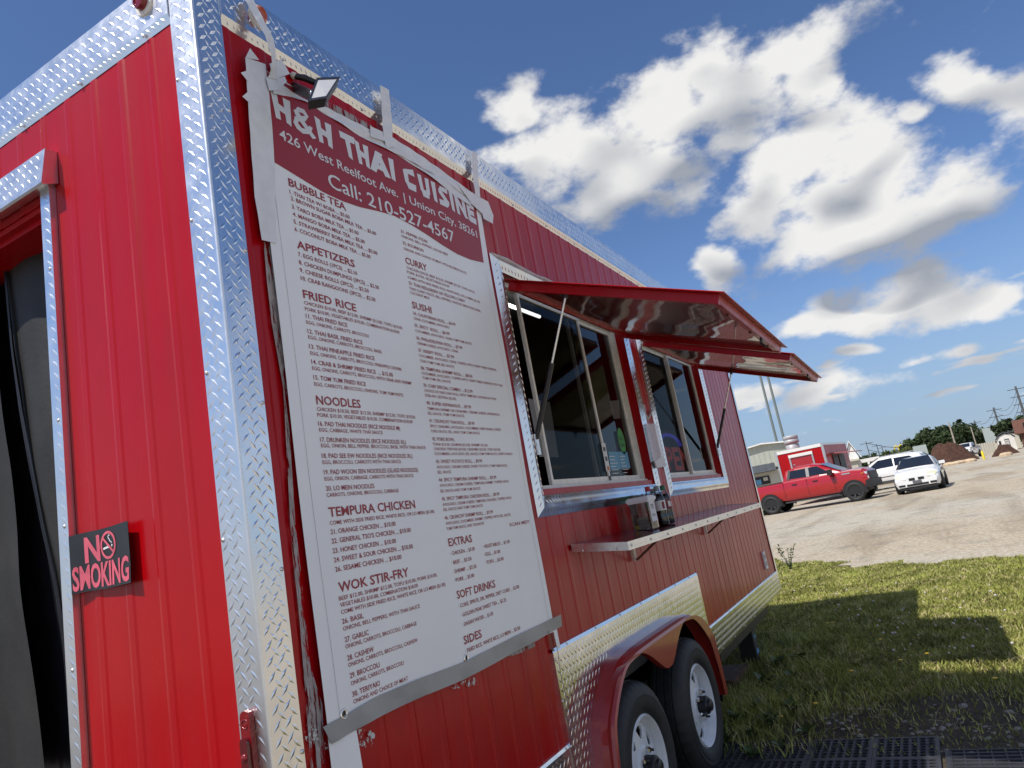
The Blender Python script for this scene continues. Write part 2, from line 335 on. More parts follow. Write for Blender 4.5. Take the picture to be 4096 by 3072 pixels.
# ================================================================ FOOD TRAILER
L = 6.13; WID = 2.45; ZT = 3.10; ZB = 2.95; SK0, SK1 = .445, .619
TR = empty('food_trailer', (0, 0, 0), 0, 'large red ribbed food trailer with diamond plate trim, its menu banner nearest the camera', 'food trailer')
def r5(x, y): return (2200 + .45208 * x, 2322 + .45208 * y)
def sidefn(a, z, d): return (a, .007 - d, z)
def rearfn(a, z, d): return (.007 - d, a, z)
def siding(fn, a0, a1, z0, z1, phase, pitch=.131):
    mb = MB(); pr = [(a0, 0)]; k = math.ceil((a0 - phase) / pitch - .2)
    while phase + k * pitch - .016 < a1:
        c = phase + k * pitch
        for da, dd in ((-.020, 0), (-.011, .0022), (.008, .0022), (.018, 0)):
            if a0 < c + da < a1: pr.append((c + da, dd))
        k += 1
    pr.append((a1, 0)); n = len(pr)
    mb.add([fn(a, z0, d) for a, d in pr] + [fn(a, z1, d) for a, d in pr], [(i, i + 1, i + 1 + n, i + n) for i in range(n - 1)]); return mb
WX = ((1.53, 3.055), (3.36, 4.855)); WZ = (1.545, 2.56)
for a0, a1, z0, z1 in ((.095, 1.40, SK1 - .01, ZB), (1.40, 1.53, .90, ZB), (1.53, 3.055, .90, WZ[0]), (1.53, 3.055, WZ[1], ZB), (3.055, 3.36, .90, ZB), (3.36, 3.49, .90, WZ[0]), (3.36, 4.855, WZ[1], ZB), (3.49, 4.855, SK1 - .01, WZ[0]), (4.855, L - .05, SK1 - .01, ZB)):
    siding(sidefn, a0, a1, z0, z1, .635).build('siding_sheet', 'red_paint', TR)
DOOR = (.765, 1.56, 2.60)
for a0, a1, z0, z1 in ((.09, .725, SK1 - .01, ZB), (.725, 1.60, 2.66, ZB), (1.60, WID - .09, SK1 - .01, ZB)):
    siding(rearfn, a0, a1, z0, z1, .193, .1325).build('siding_sheet', 'red_paint', TR)
mb = MB(); mb.quad((.02, .02, ZT - .015), (L, .02, ZT - .015), (L, WID, ZT - .015), (.02, WID, ZT - .015)); mb.build('roof', 'alu', TR)
mb = MB(); mb.quad((0, WID, SK0), (L, WID, SK0), (L, WID, ZT), (0, WID, ZT)); mb.build('siding_sheet', 'red_paint', TR)
mb = MB(); mb.quad((L - .004, 0, SK0), (L - .004, WID, SK0), (L - .004, WID, ZT), (L - .004, 0, ZT)); mb.build('siding_sheet', 'red_paint', TR)
mb = MB(); mb.box(.1, L - .1, .1, WID - .05, SK0 - .0, SK0 + .12); mb.build('floor_frame', 'steel_dark', TR)
# corner plates
def corner(name, ang):
    mb = MB(); w = .092
    mb.plate((0, w, SK0), (0, -1, 0), (0, 0, 1), w - .006, ZT - SK0, ph=(.4, 0)); mb.plate((.006, 0, SK0), (1, 0, 0), (0, 0, 1), .089, ZT - SK0, m=1, ph=(.55, .1))
    arc = [(.006 - .006 * math.cos(t), .006 - .006 * math.sin(t)) for t in np.linspace(0, math.pi / 2, 5)]
    n = len(arc); mb.add([(x, y, SK0) for x, y in arc] + [(x, y, ZT) for x, y in arc], [(i, i + 1, i + 1 + n, i + n) for i in range(n - 1)], 0, True)
    mb.quad((0, w, SK0), (0, w, ZT), (.008, w, ZT), (.008, w, SK0)); mb.quad((.095, 0, SK0), (.095, .008, SK0), (.095, .008, ZT), (.095, 0, ZT))
    mb.quad((0, w, ZT), (0, 0, ZT), (.095, 0, ZT), (.095, w, ZT))
    return mb.build(name, ('plate', 'plate_side'), TR)
corner('corner_plate', 0)
mb = MB(); mb.plate((L - .058, -.001, SK0), (1, 0, 0), (0, 0, 1), .058, ZT - SK0); mb.quad((L, -.001, SK0), (L, .09, SK0), (L, .09, ZT), (L, -.001, ZT)); mb.build('corner_plate', 'plate_side', TR)
mb = MB(); mb.plate((.001, WID, SK0), (0, -1, 0), (0, 0, 1), .09, ZT - SK0); mb.build('corner_plate', 'plate', TR)
# top trim: face, then a lip bent back to the siding
def trim(o, U, Nn, w, ztop, zlip, zbot, mat, name='roof_trim', ph=(.2, .3), lipin=.016, proud=.005):
    o, U, Nn = (np.array(q, float) for q in (o, U, Nn)); Zv = np.array([0, 0, 1.]); mb = MB(); b = o + Nn * proud
    mb.plate(b + Zv * zlip, U, Zv, w, ztop - zlip, ph=ph)
    lip = (zlip - zbot); d = np.array(Zv * lip + Nn * lipin); ln = np.linalg.norm(d)
    mb.plate(b + Zv * zbot - Nn * lipin, U, d / ln, w, ln, m=0, ph=(.5, .3), lug=.02, hh=.0014, sp=.022)
    mb.quad(b + Zv * ztop, b + Zv * ztop + U * w, b + Zv * ztop + U * w - Nn * .05, b + Zv * ztop - Nn * .05)
    for q in (0, w):
        e = b + U * q; mb.poly([e + Zv * zbot - Nn * lipin, e + Zv * zlip, e + Zv * ztop, e + Zv * ztop - Nn * .05, e + Zv * zbot - Nn * .05])
    return mb.build(name, mat, TR)
for x0, x1 in ((.0955, 2.44), (2.4405, 4.88), (4.8805, L - .058)): trim((x0, 0, 0), (1, 0, 0), (0, -1, 0), x1 - x0, ZT + .004, ZB + .028, ZB, 'plate_side')
trim((0, WID - .09, 0), (0, -1, 0), (-1, 0, 0), WID - .183, ZT + .004, ZB + .022, ZB - .004, 'plate', lipin=.010)
# skirts under the siding
def skirt(x0, x1):
    mb = MB(); mb.plate((x0, -.004, SK0), (1, 0, 0), (0, 0, 1), x1 - x0, SK1 - SK0); mb.quad((x0, -.004, SK1), (x1, -.004, SK1), (x1, .0005, SK1 + .011), (x0, .0005, SK1 + .011)); mb.quad((x0, .0005, SK1 + .011), (x1, .0005, SK1 + .011), (x1, .007, SK1 + .012), (x0, .007, SK1 + .012)); mb.quad((x0, -.004, SK0), (x0, .03, SK0), (x1, .03, SK0), (x1, -.004, SK0))
    return mb.build('skirt_plate', 'plate_side', TR)
skirt(.0955, 1.366); skirt(3.482, L - .058)
mb = MB(); mb.plate((-.003, WID - .09, SK0), (0, -1, 0), (0, 0, 1), WID - .19, SK1 - SK0); mb.build('skirt_plate', 'plate', TR)
# ---- fender and wheel plate
def xz(pts, y): return [(float(p[0]), float(p[2])) for p in (onY(*r5(*q), y) for q in pts)]
CX = (1.925 + 2.807) / 2
half = xz([(366, 1500), (378, 1300), (400, 1120), (432, 950), (470, 800), (515, 700), (575, 645)], -.012); zt_f = max(p[1] for p in half) + .004
half = [(half[0][0] - .002, .30), (half[0][0] - .001, .42)] + half[1:] + [(half[-1][0] + .10, zt_f + .004)]
OUT = half + [(2 * CX - x, z) for x, z in reversed(half)]
FY = -.10
ih = xz([(500, 1400), (522, 1150), (570, 930), (640, 780), (715, 690), (780, 645), (830, 640), (885, 662), (945, 707), (1000, 755), (1040, 780)], FY)
ih = [(ih[0][0] - .004, .30)] + ih; sx_ = (CX - .012 - ih[0][0]) / (ih[-1][0] - ih[0][0]); ih = [(ih[0][0] + (x - ih[0][0]) * min(1.0, sx_) if x > 1.9 else x, z) for x, z in ih]
ih = [p for p in ih if p[0] < CX - .01] + [(CX, min(z for x, z in ih[5:]) - .003)]
INN = ih + [(2 * CX - x, z) for x, z in reversed(ih[:-1])]
def chaikin(c, n=2):
    for _ in range(n):
        o = [c[0]]
        for a, b in zip(c, c[1:]): o += [(a[0] * .75 + b[0] * .25, a[1] * .75 + b[1] * .25), (a[0] * .25 + b[0] * .75, a[1] * .25 + b[1] * .75)]
        c = o + [c[-1]]
    return c
OUT = chaikin(OUT); INN = chaikin(INN, 1)
def arch(x):
    for (xa, za), (xb, zb) in zip(OUT, OUT[1:]):
        if xb > xa and xa <= x <= xb: return za + (zb - za) * (x - xa) / (xb - xa)
    return 0
mb = MB(); PX0, PX1, PZ = 1.367, 3.48, .955
mb.plate((PX0, -.006, .42), (1, 0, 0), (0, 0, 1), PX1 - PX0, PZ - .42, base=False, keep=lambda a, b: .42 + b > arch(PX0 + a) + .012)
xs = sorted(set([PX0, PX1] + [p[0] for p in OUT if PX0 < p[0] < PX1]))
for a, b in zip(xs, xs[1:]):
    za, zb = max(.40, arch(a) - .01), max(.40, arch(b) - .01); mb.quad((a, -.006, za), (b, -.006, zb), (b, -.006, PZ), (a, -.006, PZ))
mb.quad((PX0, -.006, PZ), (PX1, -.006, PZ), (PX1, -.001, PZ + .014), (PX0, -.001, PZ + .014)); mb.quad((PX0, -.001, PZ + .014), (PX1, -.001, PZ + .014), (PX1, .007, PZ + .015), (PX0, .007, PZ + .015)); mb.quad((PX1, -.006, .40), (PX1, .01, .40), (PX1, .01, PZ), (PX1, -.006, PZ)); mb.quad((PX0, -.006, .40), (PX0, -.006, PZ), (PX0, .01, PZ), (PX0, .01, .40))
mb.build('wheel_plate', 'plate_side', TR)
def offs(c, d):
    r = []
    for i, p in enumerate(c):
        a, b = c[max(i - 1, 0)], c[min(i + 1, len(c) - 1)]; t = np.array(b) - np.array(a); t = t / (np.linalg.norm(t) + 1e-9); r.append((p[0] + t[1] * d, p[1] - t[0] * d))
    return r
mb = MB(); rings = [[(x, -.004, z) for x, z in OUT], [(x, -.060, z) for x, z in OUT], [(x, -.084, z) for x, z in offs(OUT, .006)], [(x, -.096, z) for x, z in offs(OUT, .016)], [(x, FY, z) for x, z in offs(OUT, .030)]]
n = len(OUT)
for A, B in zip(rings, rings[1:]): mb.add(A + B, [(i, i + 1, i + 1 + n, i + n) for i in range(n - 1)], 0, True)
F2 = rings[-1]; I2 = [(x, FY, z) for x, z in INN]
from mathutils.geometry import tessellate_polygon
pp = F2 + I2[::-1]; mb.add(pp, [tuple(t) for t in tessellate_polygon([[Vector((p[0], p[2], 0)) for p in pp]])]); k = len(I2); mb.add(I2 + [(x, FY + .03, z) for x, y, z in I2], [(i, i + k, i + k + 1, i + 1) for i in range(k - 1)], 0, True)
mb.build('fender', 'fender_red', TR, sharp=40)
mb = MB(); X0, X1 = 1.42, 3.46
for q in (((X0, .40, .2), (X1, .40, .2), (X1, .40, .88), (X0, .40, .88)), ((X0, .0, .88), (X0, .40, .88), (X1, .40, .88), (X1, .0, .88)), ((X0, 0, .2), (X0, .4, .2), (X0, .4, .88), (X0, 0, .88)), ((X1, 0, .2), (X1, 0, .88), (X1, .4, .88), (X1, .4, .2))): mb.quad(*q)
mb.build('wheel_well', 'black_plastic', TR)
# ---- wheels
def wheel(name, x, z, y, R=.347, lab=None):
    w = empty(name, (x, y, z)); w.parent = TR
    pr = [(.200, -.075), (.206, -.092), (.235, -.108), (.262, -.110), (.264, -.107), (.285, -.109), (.287, -.106), (.305, -.104), (.326, -.092), (.338, -.080), (.3445, -.060), (.347, -.052), (.340, -.049), (.340, -.043), (.347, -.040), (.347, -.012), (.340, -.009), (.340, -.003), (.347, 0), (.347, .028), (.340, .031), (.340, .037), (.347, .040), (.347, .060), (.330, .085), (.28, .1), (.2, .09)]
    MB().lathe(pr, axis=(0, 1, 0), n=120, mod=lambda j, k: (-.0045 if (k % 3 == 0 and 8 <= j <= 11) else 0)).build('tyre', 'rubber', w, sharp=50)
    r = MB(); r.lathe([(.206, -.080), (.208, -.092), (.200, -.100), (.193, -.094), (.189, -.082), (.180, -.074), (.176, -.066), (.173, -.058)], axis=(0, 1, 0), n=56)
    r.lathe([(.204, -.08), (.2, .08)], axis=(0, 1, 0), n=40)
    def pc(rr, t, yy): t = rad(t); return (rr * math.sin(t), yy, rr * math.cos(t))
    for s_ in range(8):
        c = s_ * 45 + 10
        O = [pc(.173, c + d, -.058) for d in (-22.5, -11, 0, 11, 22.5)]; I = [pc(.088, c + d, -.072) for d in (22.5, 11, 0, -11, -22.5)]
        H = [pc(.162, c - 12, -.060), pc(.162, c, -.060), pc(.162, c + 12, -.060), pc(.150, c + 14, -.062), pc(.110, c + 3.5, -.068), pc(.110, c - 3.5, -.068), pc(.150, c - 14, -.062)]
        r.poly(O + [H[2], H[1], H[0]]); r.poly([O[4], I[0], I[1], I[2], H[4], H[3], H[2]]); r.poly([O[0], H[0], H[6], H[5], I[2], I[3], I[4]]); r.poly([H[4], I[2], H[5]])
        k = len(H); Hb = [(p[0] * .97, p[1] + .008, p[2] * .97) for p in H]; r.add(H + Hb, [(i, (i + 1) % k, (i + 1) % k + k, i + k) for i in range(k)])
    r.lathe([(.088, -.072), (.080, -.080), (.060, -.082), (.046, -.078), (.044, -.07)], axis=(0, 1, 0), n=40); r.build('rim', 'wheel_white', w, sharp=35)
    h = MB(); h.lathe([(.046, -.05), (.046, -.120), (.040, -.127), (.032, -.129), (.030, -.140), (.022, -.145), (.001, -.145)], axis=(0, 1, 0), n=28); h.build('hub_cap', 'black_plastic', w, sharp=35)
    nut = MB(); nut.lathe([(.013, 0), (.013, -.014), (.010, -.020), (.006, -.020)], axis=(0, 1, 0), n=6, smooth=False); nut.lathe([(.006, -.020), (.006, -.034), (.001, -.034)], axis=(0, 1, 0), n=8, m=1); me = nut.mesh('lug_nut', ('chrome', 'steel_dark'))
    for i in range(5):
        t = rad(72 * i + 20); inst('lug_nut', me, w, (.065 * math.sin(t), -.080, .065 * math.cos(t)))
    b = MB(); b.lathe([(.15, -.03), (.165, -.02), (.165, .06), (.03, .06)], axis=(0, 1, 0), n=24); b.build('brake_drum', 'steel_dark', w)
    return w
wheel('wheel', 1.925, .357, .018); wheel('wheel', 2.807, .357, .018)
mb = MB(); mb.tube([(1.94, .1, .347), (1.94, 2.3, .347)], .035, 10); mb.tube([(2.81, .1, .347), (2.81, 2.3, .347)], .035, 10); mb.build('axles', 'steel_dark', TR)
# ---- chassis bits under the skirt
mb = MB(); mb.box(3.86, 5.62, .07, .12, .335, .446); mb.build('frame_rail', 'steel_dark', TR)
mb = MB(); mb.box(.3, 1.4, .07, .12, .335, .446); mb.build('frame_rail', 'steel_dark', TR)
mb = MB(); mb.box(5.05, 5.16, .12, .24, .03, .34); mb.box(5.045, 5.165, .112, .119, .10, .30, 1); mb.box(5.07, 5.14, .108, .111, .12, .155, 2); mb.box(5.07, 5.14, .108, .111, .24, .26, 2); mb.build('stabilizer_jack', ('black_plastic', 'inside_wall', 'sticker_blue'), TR)
mb = MB(); mb.box(4.35, 4.85, .15, .4, 0.0, .10); mb.build('wood_block', 'rust_brown', TR)
# ---- screws along the trims
scr = MB(); scr.lathe([(.0055, 0), (.0052, .0018), (.0035, .0032), (.0012, .0036)], axis=(0, -1, 0), n=8); scr.lathe([(.0012, .0036), (.0009, .0018), (.0001, .0018)], axis=(0, -1, 0), n=8, m=1); SCREW = scr.mesh('screw', ('alu', 'steel_dark'))
def screw(x, y, z, rz=0.0, s=1.0): inst('screw', SCREW, TR, (x, y, z), (0, 0, rz), (s, s, s))
for x in np.arange(.33, 6.0, .37): screw(x, .0035, ZB + .012)
for z in np.arange(.62, 2.9, .41): screw(.0885, -.0, z); screw(-.0, .0845, z + .09, -math.pi / 2)
for x in np.arange(1.5, 3.5, .30): screw(x, -.003, PZ + .007)
for x in np.arange(3.7, 6.05, .36): screw(x, -.002, SK1 + .003); screw(x, -.004, SK0 + .012)
for z in (.50, .62, .78, .93): screw(PX0 + .009, -.006, z)
for x in (.2, .6, 1.0, 1.34): screw(x, -.002, SK1 + .004)
for y in np.arange(.2, 2.3, .31): screw(-.004, y, ZB + .006, -math.pi / 2)
# ---- window surrounds: bent tread plate with mitred corners
def window(k, x0, x1, z0, z1, ix0, ix1, iz0, iz1):
    wn = empty('window', (x0, 0, z0)); wn.parent = TR
    def P(a, b, d): return np.array((a - x0, -d, b - z0))
    for nm in range(4):
        mb = MB(); o4 = [(x0, z0), (x1, z0), (x1, z1), (x0, z1)]; i4 = [(ix0, iz0), (ix1, iz0), (ix1, iz1), (ix0, iz1)]
        a, b = nm, (nm + 1) % 4
        A, B, Ci, Di = o4[a], o4[b], i4[b], i4[a]
        mid = lambda p, q, t: (p[0] + (q[0] - p[0]) * t, p[1] + (q[1] - p[1]) * t)
        f = .42; E, F_ = mid(A, Di, f), mid(B, Ci, f)
        # outer slope rises to a crease, inner slope falls back to the frame
        for (p, q, r, s_, d0, d1) in ((A, B, F_, E, .002, .020), (E, F_, Ci, Di, .020, .004)):
            v = [P(*p, d0), P(*q, d0), P(*r, d1), P(*s_, d1)]; mb.quad(*v)
            U = v[1] - v[0]; ln = np.linalg.norm(U); U /= ln; Vv = v[3] - v[0]; Vv = Vv - U * (Vv @ U); h = np.linalg.norm(Vv); Vv /= h; s0 = (v[3] - v[0]) @ U; s1 = ln - (v[2] - v[0]) @ U
            mb.plate(v[0], U, Vv, ln, h, base=False, keep=lambda aa, bb: s0 * bb / h + .012 < aa < ln - s1 * bb / h - .012, ph=(.3, .35), lug=.028, sp=.030, hh=.0019)
        mb.quad(P(*A, -.007), P(*B, -.007), P(*B, .002), P(*A, .002)); mb.build('window_trim', 'plate_side', wn)
    J = MB(); dep = .085
    for (a, b) in (((ix0, iz0), (ix1, iz0)), ((ix1, iz0), (ix1, iz1)), ((ix1, iz1), (ix0, iz1)), ((ix0, iz1), (ix0, iz0))):
        J.quad(P(*a, .0045), P(*b, .0045), P(*b, -dep), P(*a, -dep))
    zs = iz0 + .028; J.box(ix0 - x0 + .001, ix1 - x0 - .001, .006, dep, iz0 - z0 + .001, zs - z0)
    J.box(ix0 - x0 + .001, ix0 - x0 + .02, .01, dep, zs - z0, iz1 - z0); J.build('window_jamb', 'red_paint', wn)
    # vinyl frame
    fx0, fx1, fz0, fz1 = ix0 + .02, ix1 - .004, zs, iz1 - .004; fr = MB(); t = .019; y0, y1 = .048, .078
    fr.box(fx0 - x0, fx1 - x0, y0, y1, fz0 - z0, fz0 - z0 + t); fr.box(fx0 - x0, fx1 - x0, y0, y1, fz1 - z0 - t * 1.3, fz1 - z0); fr.box(fx0 - x0, fx0 - x0 + t, y0, y1, fz0 - z0 + t, fz1 - z0 - t * 1.3); fr.box(fx1 - x0 - t, fx1 - x0, y0, y1, fz0 - z0 + t, fz1 - z0 - t * 1.3)
    fr.box(fx0 - x0, fx1 - x0, y0 - .012, y0, fz0 - z0 - .001, fz0 - z0 + .012)
    fr.build('window_frame', 'frame_white', wn)
    return wn, fx0, fx1, fz0, fz1
def sash(wn, x0, z0, a0, a1, b0, b1, y, w=.019, mat='frame_white', gl='glass'):
    s_ = MB(); s_.box(a0 - x0, a1 - x0, y, y + .016, b0 - z0, b0 - z0 + w * 1.2); s_.box(a0 - x0, a1 - x0, y, y + .016, b1 - z0 - w, b1 - z0); s_.box(a0 - x0, a0 - x0 + w, y, y + .016, b0 - z0 + w * 1.2, b1 - z0 - w); s_.box(a1 - x0 - w, a1 - x0, y, y + .016, b0 - z0 + w * 1.2, b1 - z0 - w)
    s_.build('sash', mat, wn)
    g = MB(); g.quad((a0 - x0 + w, y + .008, b0 - z0 + w * 1.2), (a1 - x0 - w, y + .008, b0 - z0 + w * 1.2), (a1 - x0 - w, y + .008, b1 - z0 - w), (a0 - x0 + w, y + .008, b1 - z0 - w)); g.build('pane', gl, wn)
w1, fx0, fx1, fz0, fz1 = window(0, 1.455, 3.125, 1.463, 2.617, 1.543, 3.042, 1.549, 2.545)
def xs_at(px, y): return float(onY(*px, y)[0])
k2 = .45208
s1x = xs_at((1900 + k2 * 575, 1400 + k2 * 600), .056); s2x = xs_at((1900 + k2 * 1075, 1400 + k2 * 600), .056)
sash(w1, 1.455, 1.463, s1x - .012, s2x + .012, fz0 + .020, fz1 - .026, .050, gl='glass_screened')
sash(w1, 1.455, 1.463, s2x - .10, fx1 - .020, fz0 + .020, fz1 - .026, .072, mat='frame_white')
w2, gx0, gx1, gz0, gz1 = window(1, 3.29, 4.945, 1.463, 2.617, 3.378, 4.84, 1.549, 2.545)
s3x = xs_at((2400 + k2 * 690, 1750 - 1050 * 0 - 316 + k2 * 0), .056)
s3x = xs_at((2400 + k2 * 700, 1050 + k2 * 1330), .056)
sash(w2, 3.29, 1.463, gx0 + .020, s3x + .012, gz0 + .020, gz1 - .026, .072, mat='frame_white', gl='glass_screened')
sash(w2, 3.29, 1.463, s3x - .012, gx1 - .020, gz0 + .020, gz1 - .026, .050)
# stickers and papers on the panes of the near window
def flat(nm, u0, v0, pts, y, mat, parent, x0, z0, th=.0008):
    mb = MB(); mb.prism([(p[0], p[2]) for p in (onY(u, v, y) for u, v in pts)], lambda a, b, d: (a - x0, y - d, b - z0), 0.0, th); return mb
def q2(x, y): return (1900 + k2 * x, 1400 + k2 * y)
yy = .0795
c0 = onY(*q2(1297, 805), yy); mb = MB(); rr = .062
mb.prism([(c0[0] + rr * .85 * math.cos(t), c0[2] + rr * 1.28 * math.sin(t)) for t in np.linspace(0, 2 * math.pi, 28)[:-1]], lambda a, b, d: (a - 1.455, yy - d, b - 1.463), 0, .0008)
put_text(mb, 'Uber', lambda a, b: (a - 1.455, yy - .0014, b - 1.463), c0[0] - .038, c0[2] + .004, .062, .026, 1); put_text(mb, 'Eats', lambda a, b: (a - 1.455, yy - .0014, b - 1.463), c0[0] - .034, c0[2] - .034, .062, .026, 1, .012); mb.build('delivery_sticker', ('sticker_green', 'ink'), w1)
for pts in (((1178, 902), (1268, 900), (1292, 1052), (1200, 1058)), ((1270, 900), (1346, 900), (1375, 1046), (1294, 1050))):
    Q = [onY(*q2(*p), yy) for p in pts]; mb = MB(); mb.prism([(p[0], p[2]) for p in Q], lambda a, b, d: (a - 1.455, yy - d, b - 1.463), 0, .0008)
    xa = min(p[0] for p in Q) + .015; za = max(p[2] for p in Q); wv = max(p[0] for p in Q) - xa - .02
    for i in range(9): mb.box(xa - 1.455, xa + wv * (.5 + .4 * random.random()) - 1.455, yy - .0016, yy - .0012, za - .03 - i * .019 - 1.463, za - .026 - i * .019 - 1.463, 1)
    mb.build('notice_sheet', ('sticker_blue', 'label_white'), w1)
Q = [onY(*q2(*p), .047) for p in ((1115, 823), (1150, 823), (1197, 1072), (1163, 1076))]; mb = MB(); mb.prism([(p[0], p[2]) for p in Q], lambda a, b, d: (a - 1.455, .047 - d, b - 1.463), 0, .001)
xa = Q[0][0]; za = Q[0][2]
for i, mm in enumerate((1, 1, 2, 1, 1)): mb.box(xa + .012 - 1.455, xa + .04 - 1.455, .0450, .0455, za - .045 - i * .052 - 1.463, za - .022 - i * .052 - 1.463, mm)
mb.build('card_sticker', ('label_white', 'steel_dark', 'orange_dot'), w1)
Q = [onY(*q2(*p), .12) for p in ((470, 430), (660, 460), (740, 950), (570, 945))]; mb = MB(); mb.prism([(p[0], p[2]) for p in Q], lambda a, b, d: (a - 1.455, .12 - d, b - 1.463), 0, .001); mb.build('paper_notice', 'paper', w1)
Q = [onY(*q2(*p), .088) for p in ((1190, 450), (1270, 445), (1285, 605), (1225, 610))]; mb = MB(); mb.prism([(p[0], p[2]) for p in Q], lambda a, b, d: (a - 1.455, .088 - d, b - 1.463), 0, .001); mb.build('paper_notice', 'paper_dim', w1)
# neon sign inside the far window
ns = empty('neon_sign', (0, .16, 0)); ns.parent = w2
def q3(x, y): return (2380 + .18083 * x, 1550 + .18083 * y)
arcp = [onY(*q3(*p), .16) for p in ((1440, 1170), (1480, 1085), (1560, 1045), (1660, 1055), (1760, 1105), (1850, 1200), (1890, 1290))]
mb = MB(); mb.tube([(p[0] - 3.29, 0, p[2] - 1.463) for p in arcp], .013, 8); mb.build('blue_arc', 'neon_blue', ns)
pl = onY(2400 + k2 * 582, 1750 + k2 * 290, .16); pr2 = onY(2400 + k2 * 735, 1750 + k2 * 270, .16); ptop = onY(2400 + k2 * 575, 1750 + k2 * 78, .16); lp_ = (pr2[0] - pl[0]) / 2
mb = MB(); put_text(mb, 'OPEN', lambda a, b: (a - 3.29, 0.0, b - 1.463), pl[0] - lp_ * 1.05, pl[2], lp_ * 4.1, ptop[2] - pl[2], 0, .03); mb.build('lettering', 'neon_red', ns)
mb = MB(); mb.box(.12, .85, .012, .02, .10, .48); mb.build('back_panel', 'black_plastic', ns)
# plastic film and rope loop hanging between the windows
fl = [onY(*q2(*p), -.026) for p in ((1510, 652), (1608, 650), (1660, 860), (1690, 1035), (1600, 1043), (1560, 900))]
mb = MB(); mb.prism([(p[0], p[2]) for p in fl], lambda a, b, d: (a, -.026 - d, b), 0, .0006); mb.build('plastic_film', 'film', TR)
f2 = [onY(*q2(*p), -.0275) for p in ((1590, 985), (1640, 950), (1668, 945), (1690, 1032), (1612, 1040))]
mb = MB(); mb.prism([(p[0], p[2]) for p in f2], lambda a, b, d: (a, -.0275 - d, b), 0, .0006); mb.build('torn_paper', 'paper', TR)
lp = [onY(*q3(*p), -.008) for p in ((1075, 380), (1085, 460), (1110, 570), (1140, 660), (1165, 705), (1195, 660), (1225, 590), (1250, 530), (1290, 490))]
mb = MB(); mb.tube([tuple(p) for p in lp], .0065, 8); mb.build('rope_loop', 'caulk', TR)
# ---- awnings
def awning(x0, x1, sx, lab):
    aw = empty('awning', (x0, -.022, 2.492)); aw.parent = TR
    v = np.array([0, -.863, -.337]); ln = np.linalg.norm(v); v /= ln; n_ = np.array([0, -v[2], v[1]]); n_ = -n_ if n_[2] < 0 else n_; w = x1 - x0; X = np.array([1., 0, 0])
    a = MB()
    a.obox(-X * .040 + n_ * .004, X * (w + .080), v * (ln + .026), n_ * .003); a.build('top_sheet', 'red_paint', aw)
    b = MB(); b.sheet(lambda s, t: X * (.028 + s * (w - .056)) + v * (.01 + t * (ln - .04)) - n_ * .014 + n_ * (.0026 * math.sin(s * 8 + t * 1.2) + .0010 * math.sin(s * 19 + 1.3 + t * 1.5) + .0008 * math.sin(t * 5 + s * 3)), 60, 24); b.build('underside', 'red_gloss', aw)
    for o, U, V in ((X * 0, X * .03, v * ln), (X * (w - .03), X * .03, v * ln)):
        c = MB(); c.obox(o - n_ * .034, U, V, n_ * .037); c.build('side_rail', 'red_paint', aw)
    c = MB(); c.obox(X * .0302 + v * (ln - .032) - n_ * .030, X * (w - .0604), v * .032, n_ * .033); c.build('front_rail', 'red_paint', aw)
    c = MB(); c.obox(X * .0302 - n_ * .030, X * (w - .0604), v * .022, n_ * .033); c.build('hinge_rail', 'red_paint', aw)
    for q in (.18, .5, .82):
        c = MB(); c.obox(X * (w * q) + v * (ln - .031) - n_ * .036, X * .012, v * .010, n_ * .006); c.build('rail_slot', 'black_plastic', aw)
    c = MB(); p = X * (w * .62) + v * (ln - .012); c.obox(p - n_ * .046, X * .05, v * .012, n_ * .016); c.tube([p + X * .025 - n_ * .05, p + X * .025 - n_ * .05 + v * .03 - n_ * .02], .005, 6); c.build('latch', 'steel_dark', aw)
    # gas strut from the jamb up to the awning side
    st = empty('gas_strut', (0, 0, 0)); st.parent = aw
    tp = v * .275 - n_ * .030 + X * sx[0]; bt = np.array((sx[1], .012, 1.79 - 2.492)) ; md = bt + (tp - bt) * .52
    c = MB(); c.tube([bt, md], .011, 10); c.build('cylinder', 'black_plastic', st); c = MB(); c.tube([md, tp], .005, 8); c.build('rod', 'alu', st)
    c = MB(); c.tube([tp - (tp - bt) * .03, tp + (tp - bt) * .02], .011, 8); c.obox(tp + np.array((-.004, -.03, .0)), (.02, 0, 0), (0, .06, 0), (0, 0, .004)); c.build('end_bracket', ('steel_dark'), st)
    c = MB(); c.box(bt[0] - .012, bt[0] + .012, bt[1] - .004, bt[1] + .006, bt[2] - .07, bt[2] + .02); c.build('foot_bracket', 'alu', st)
    return aw
awning(1.552, 3.048, (.022, .006), ''); awning(3.388, 4.846, (1.425, 1.44), '')
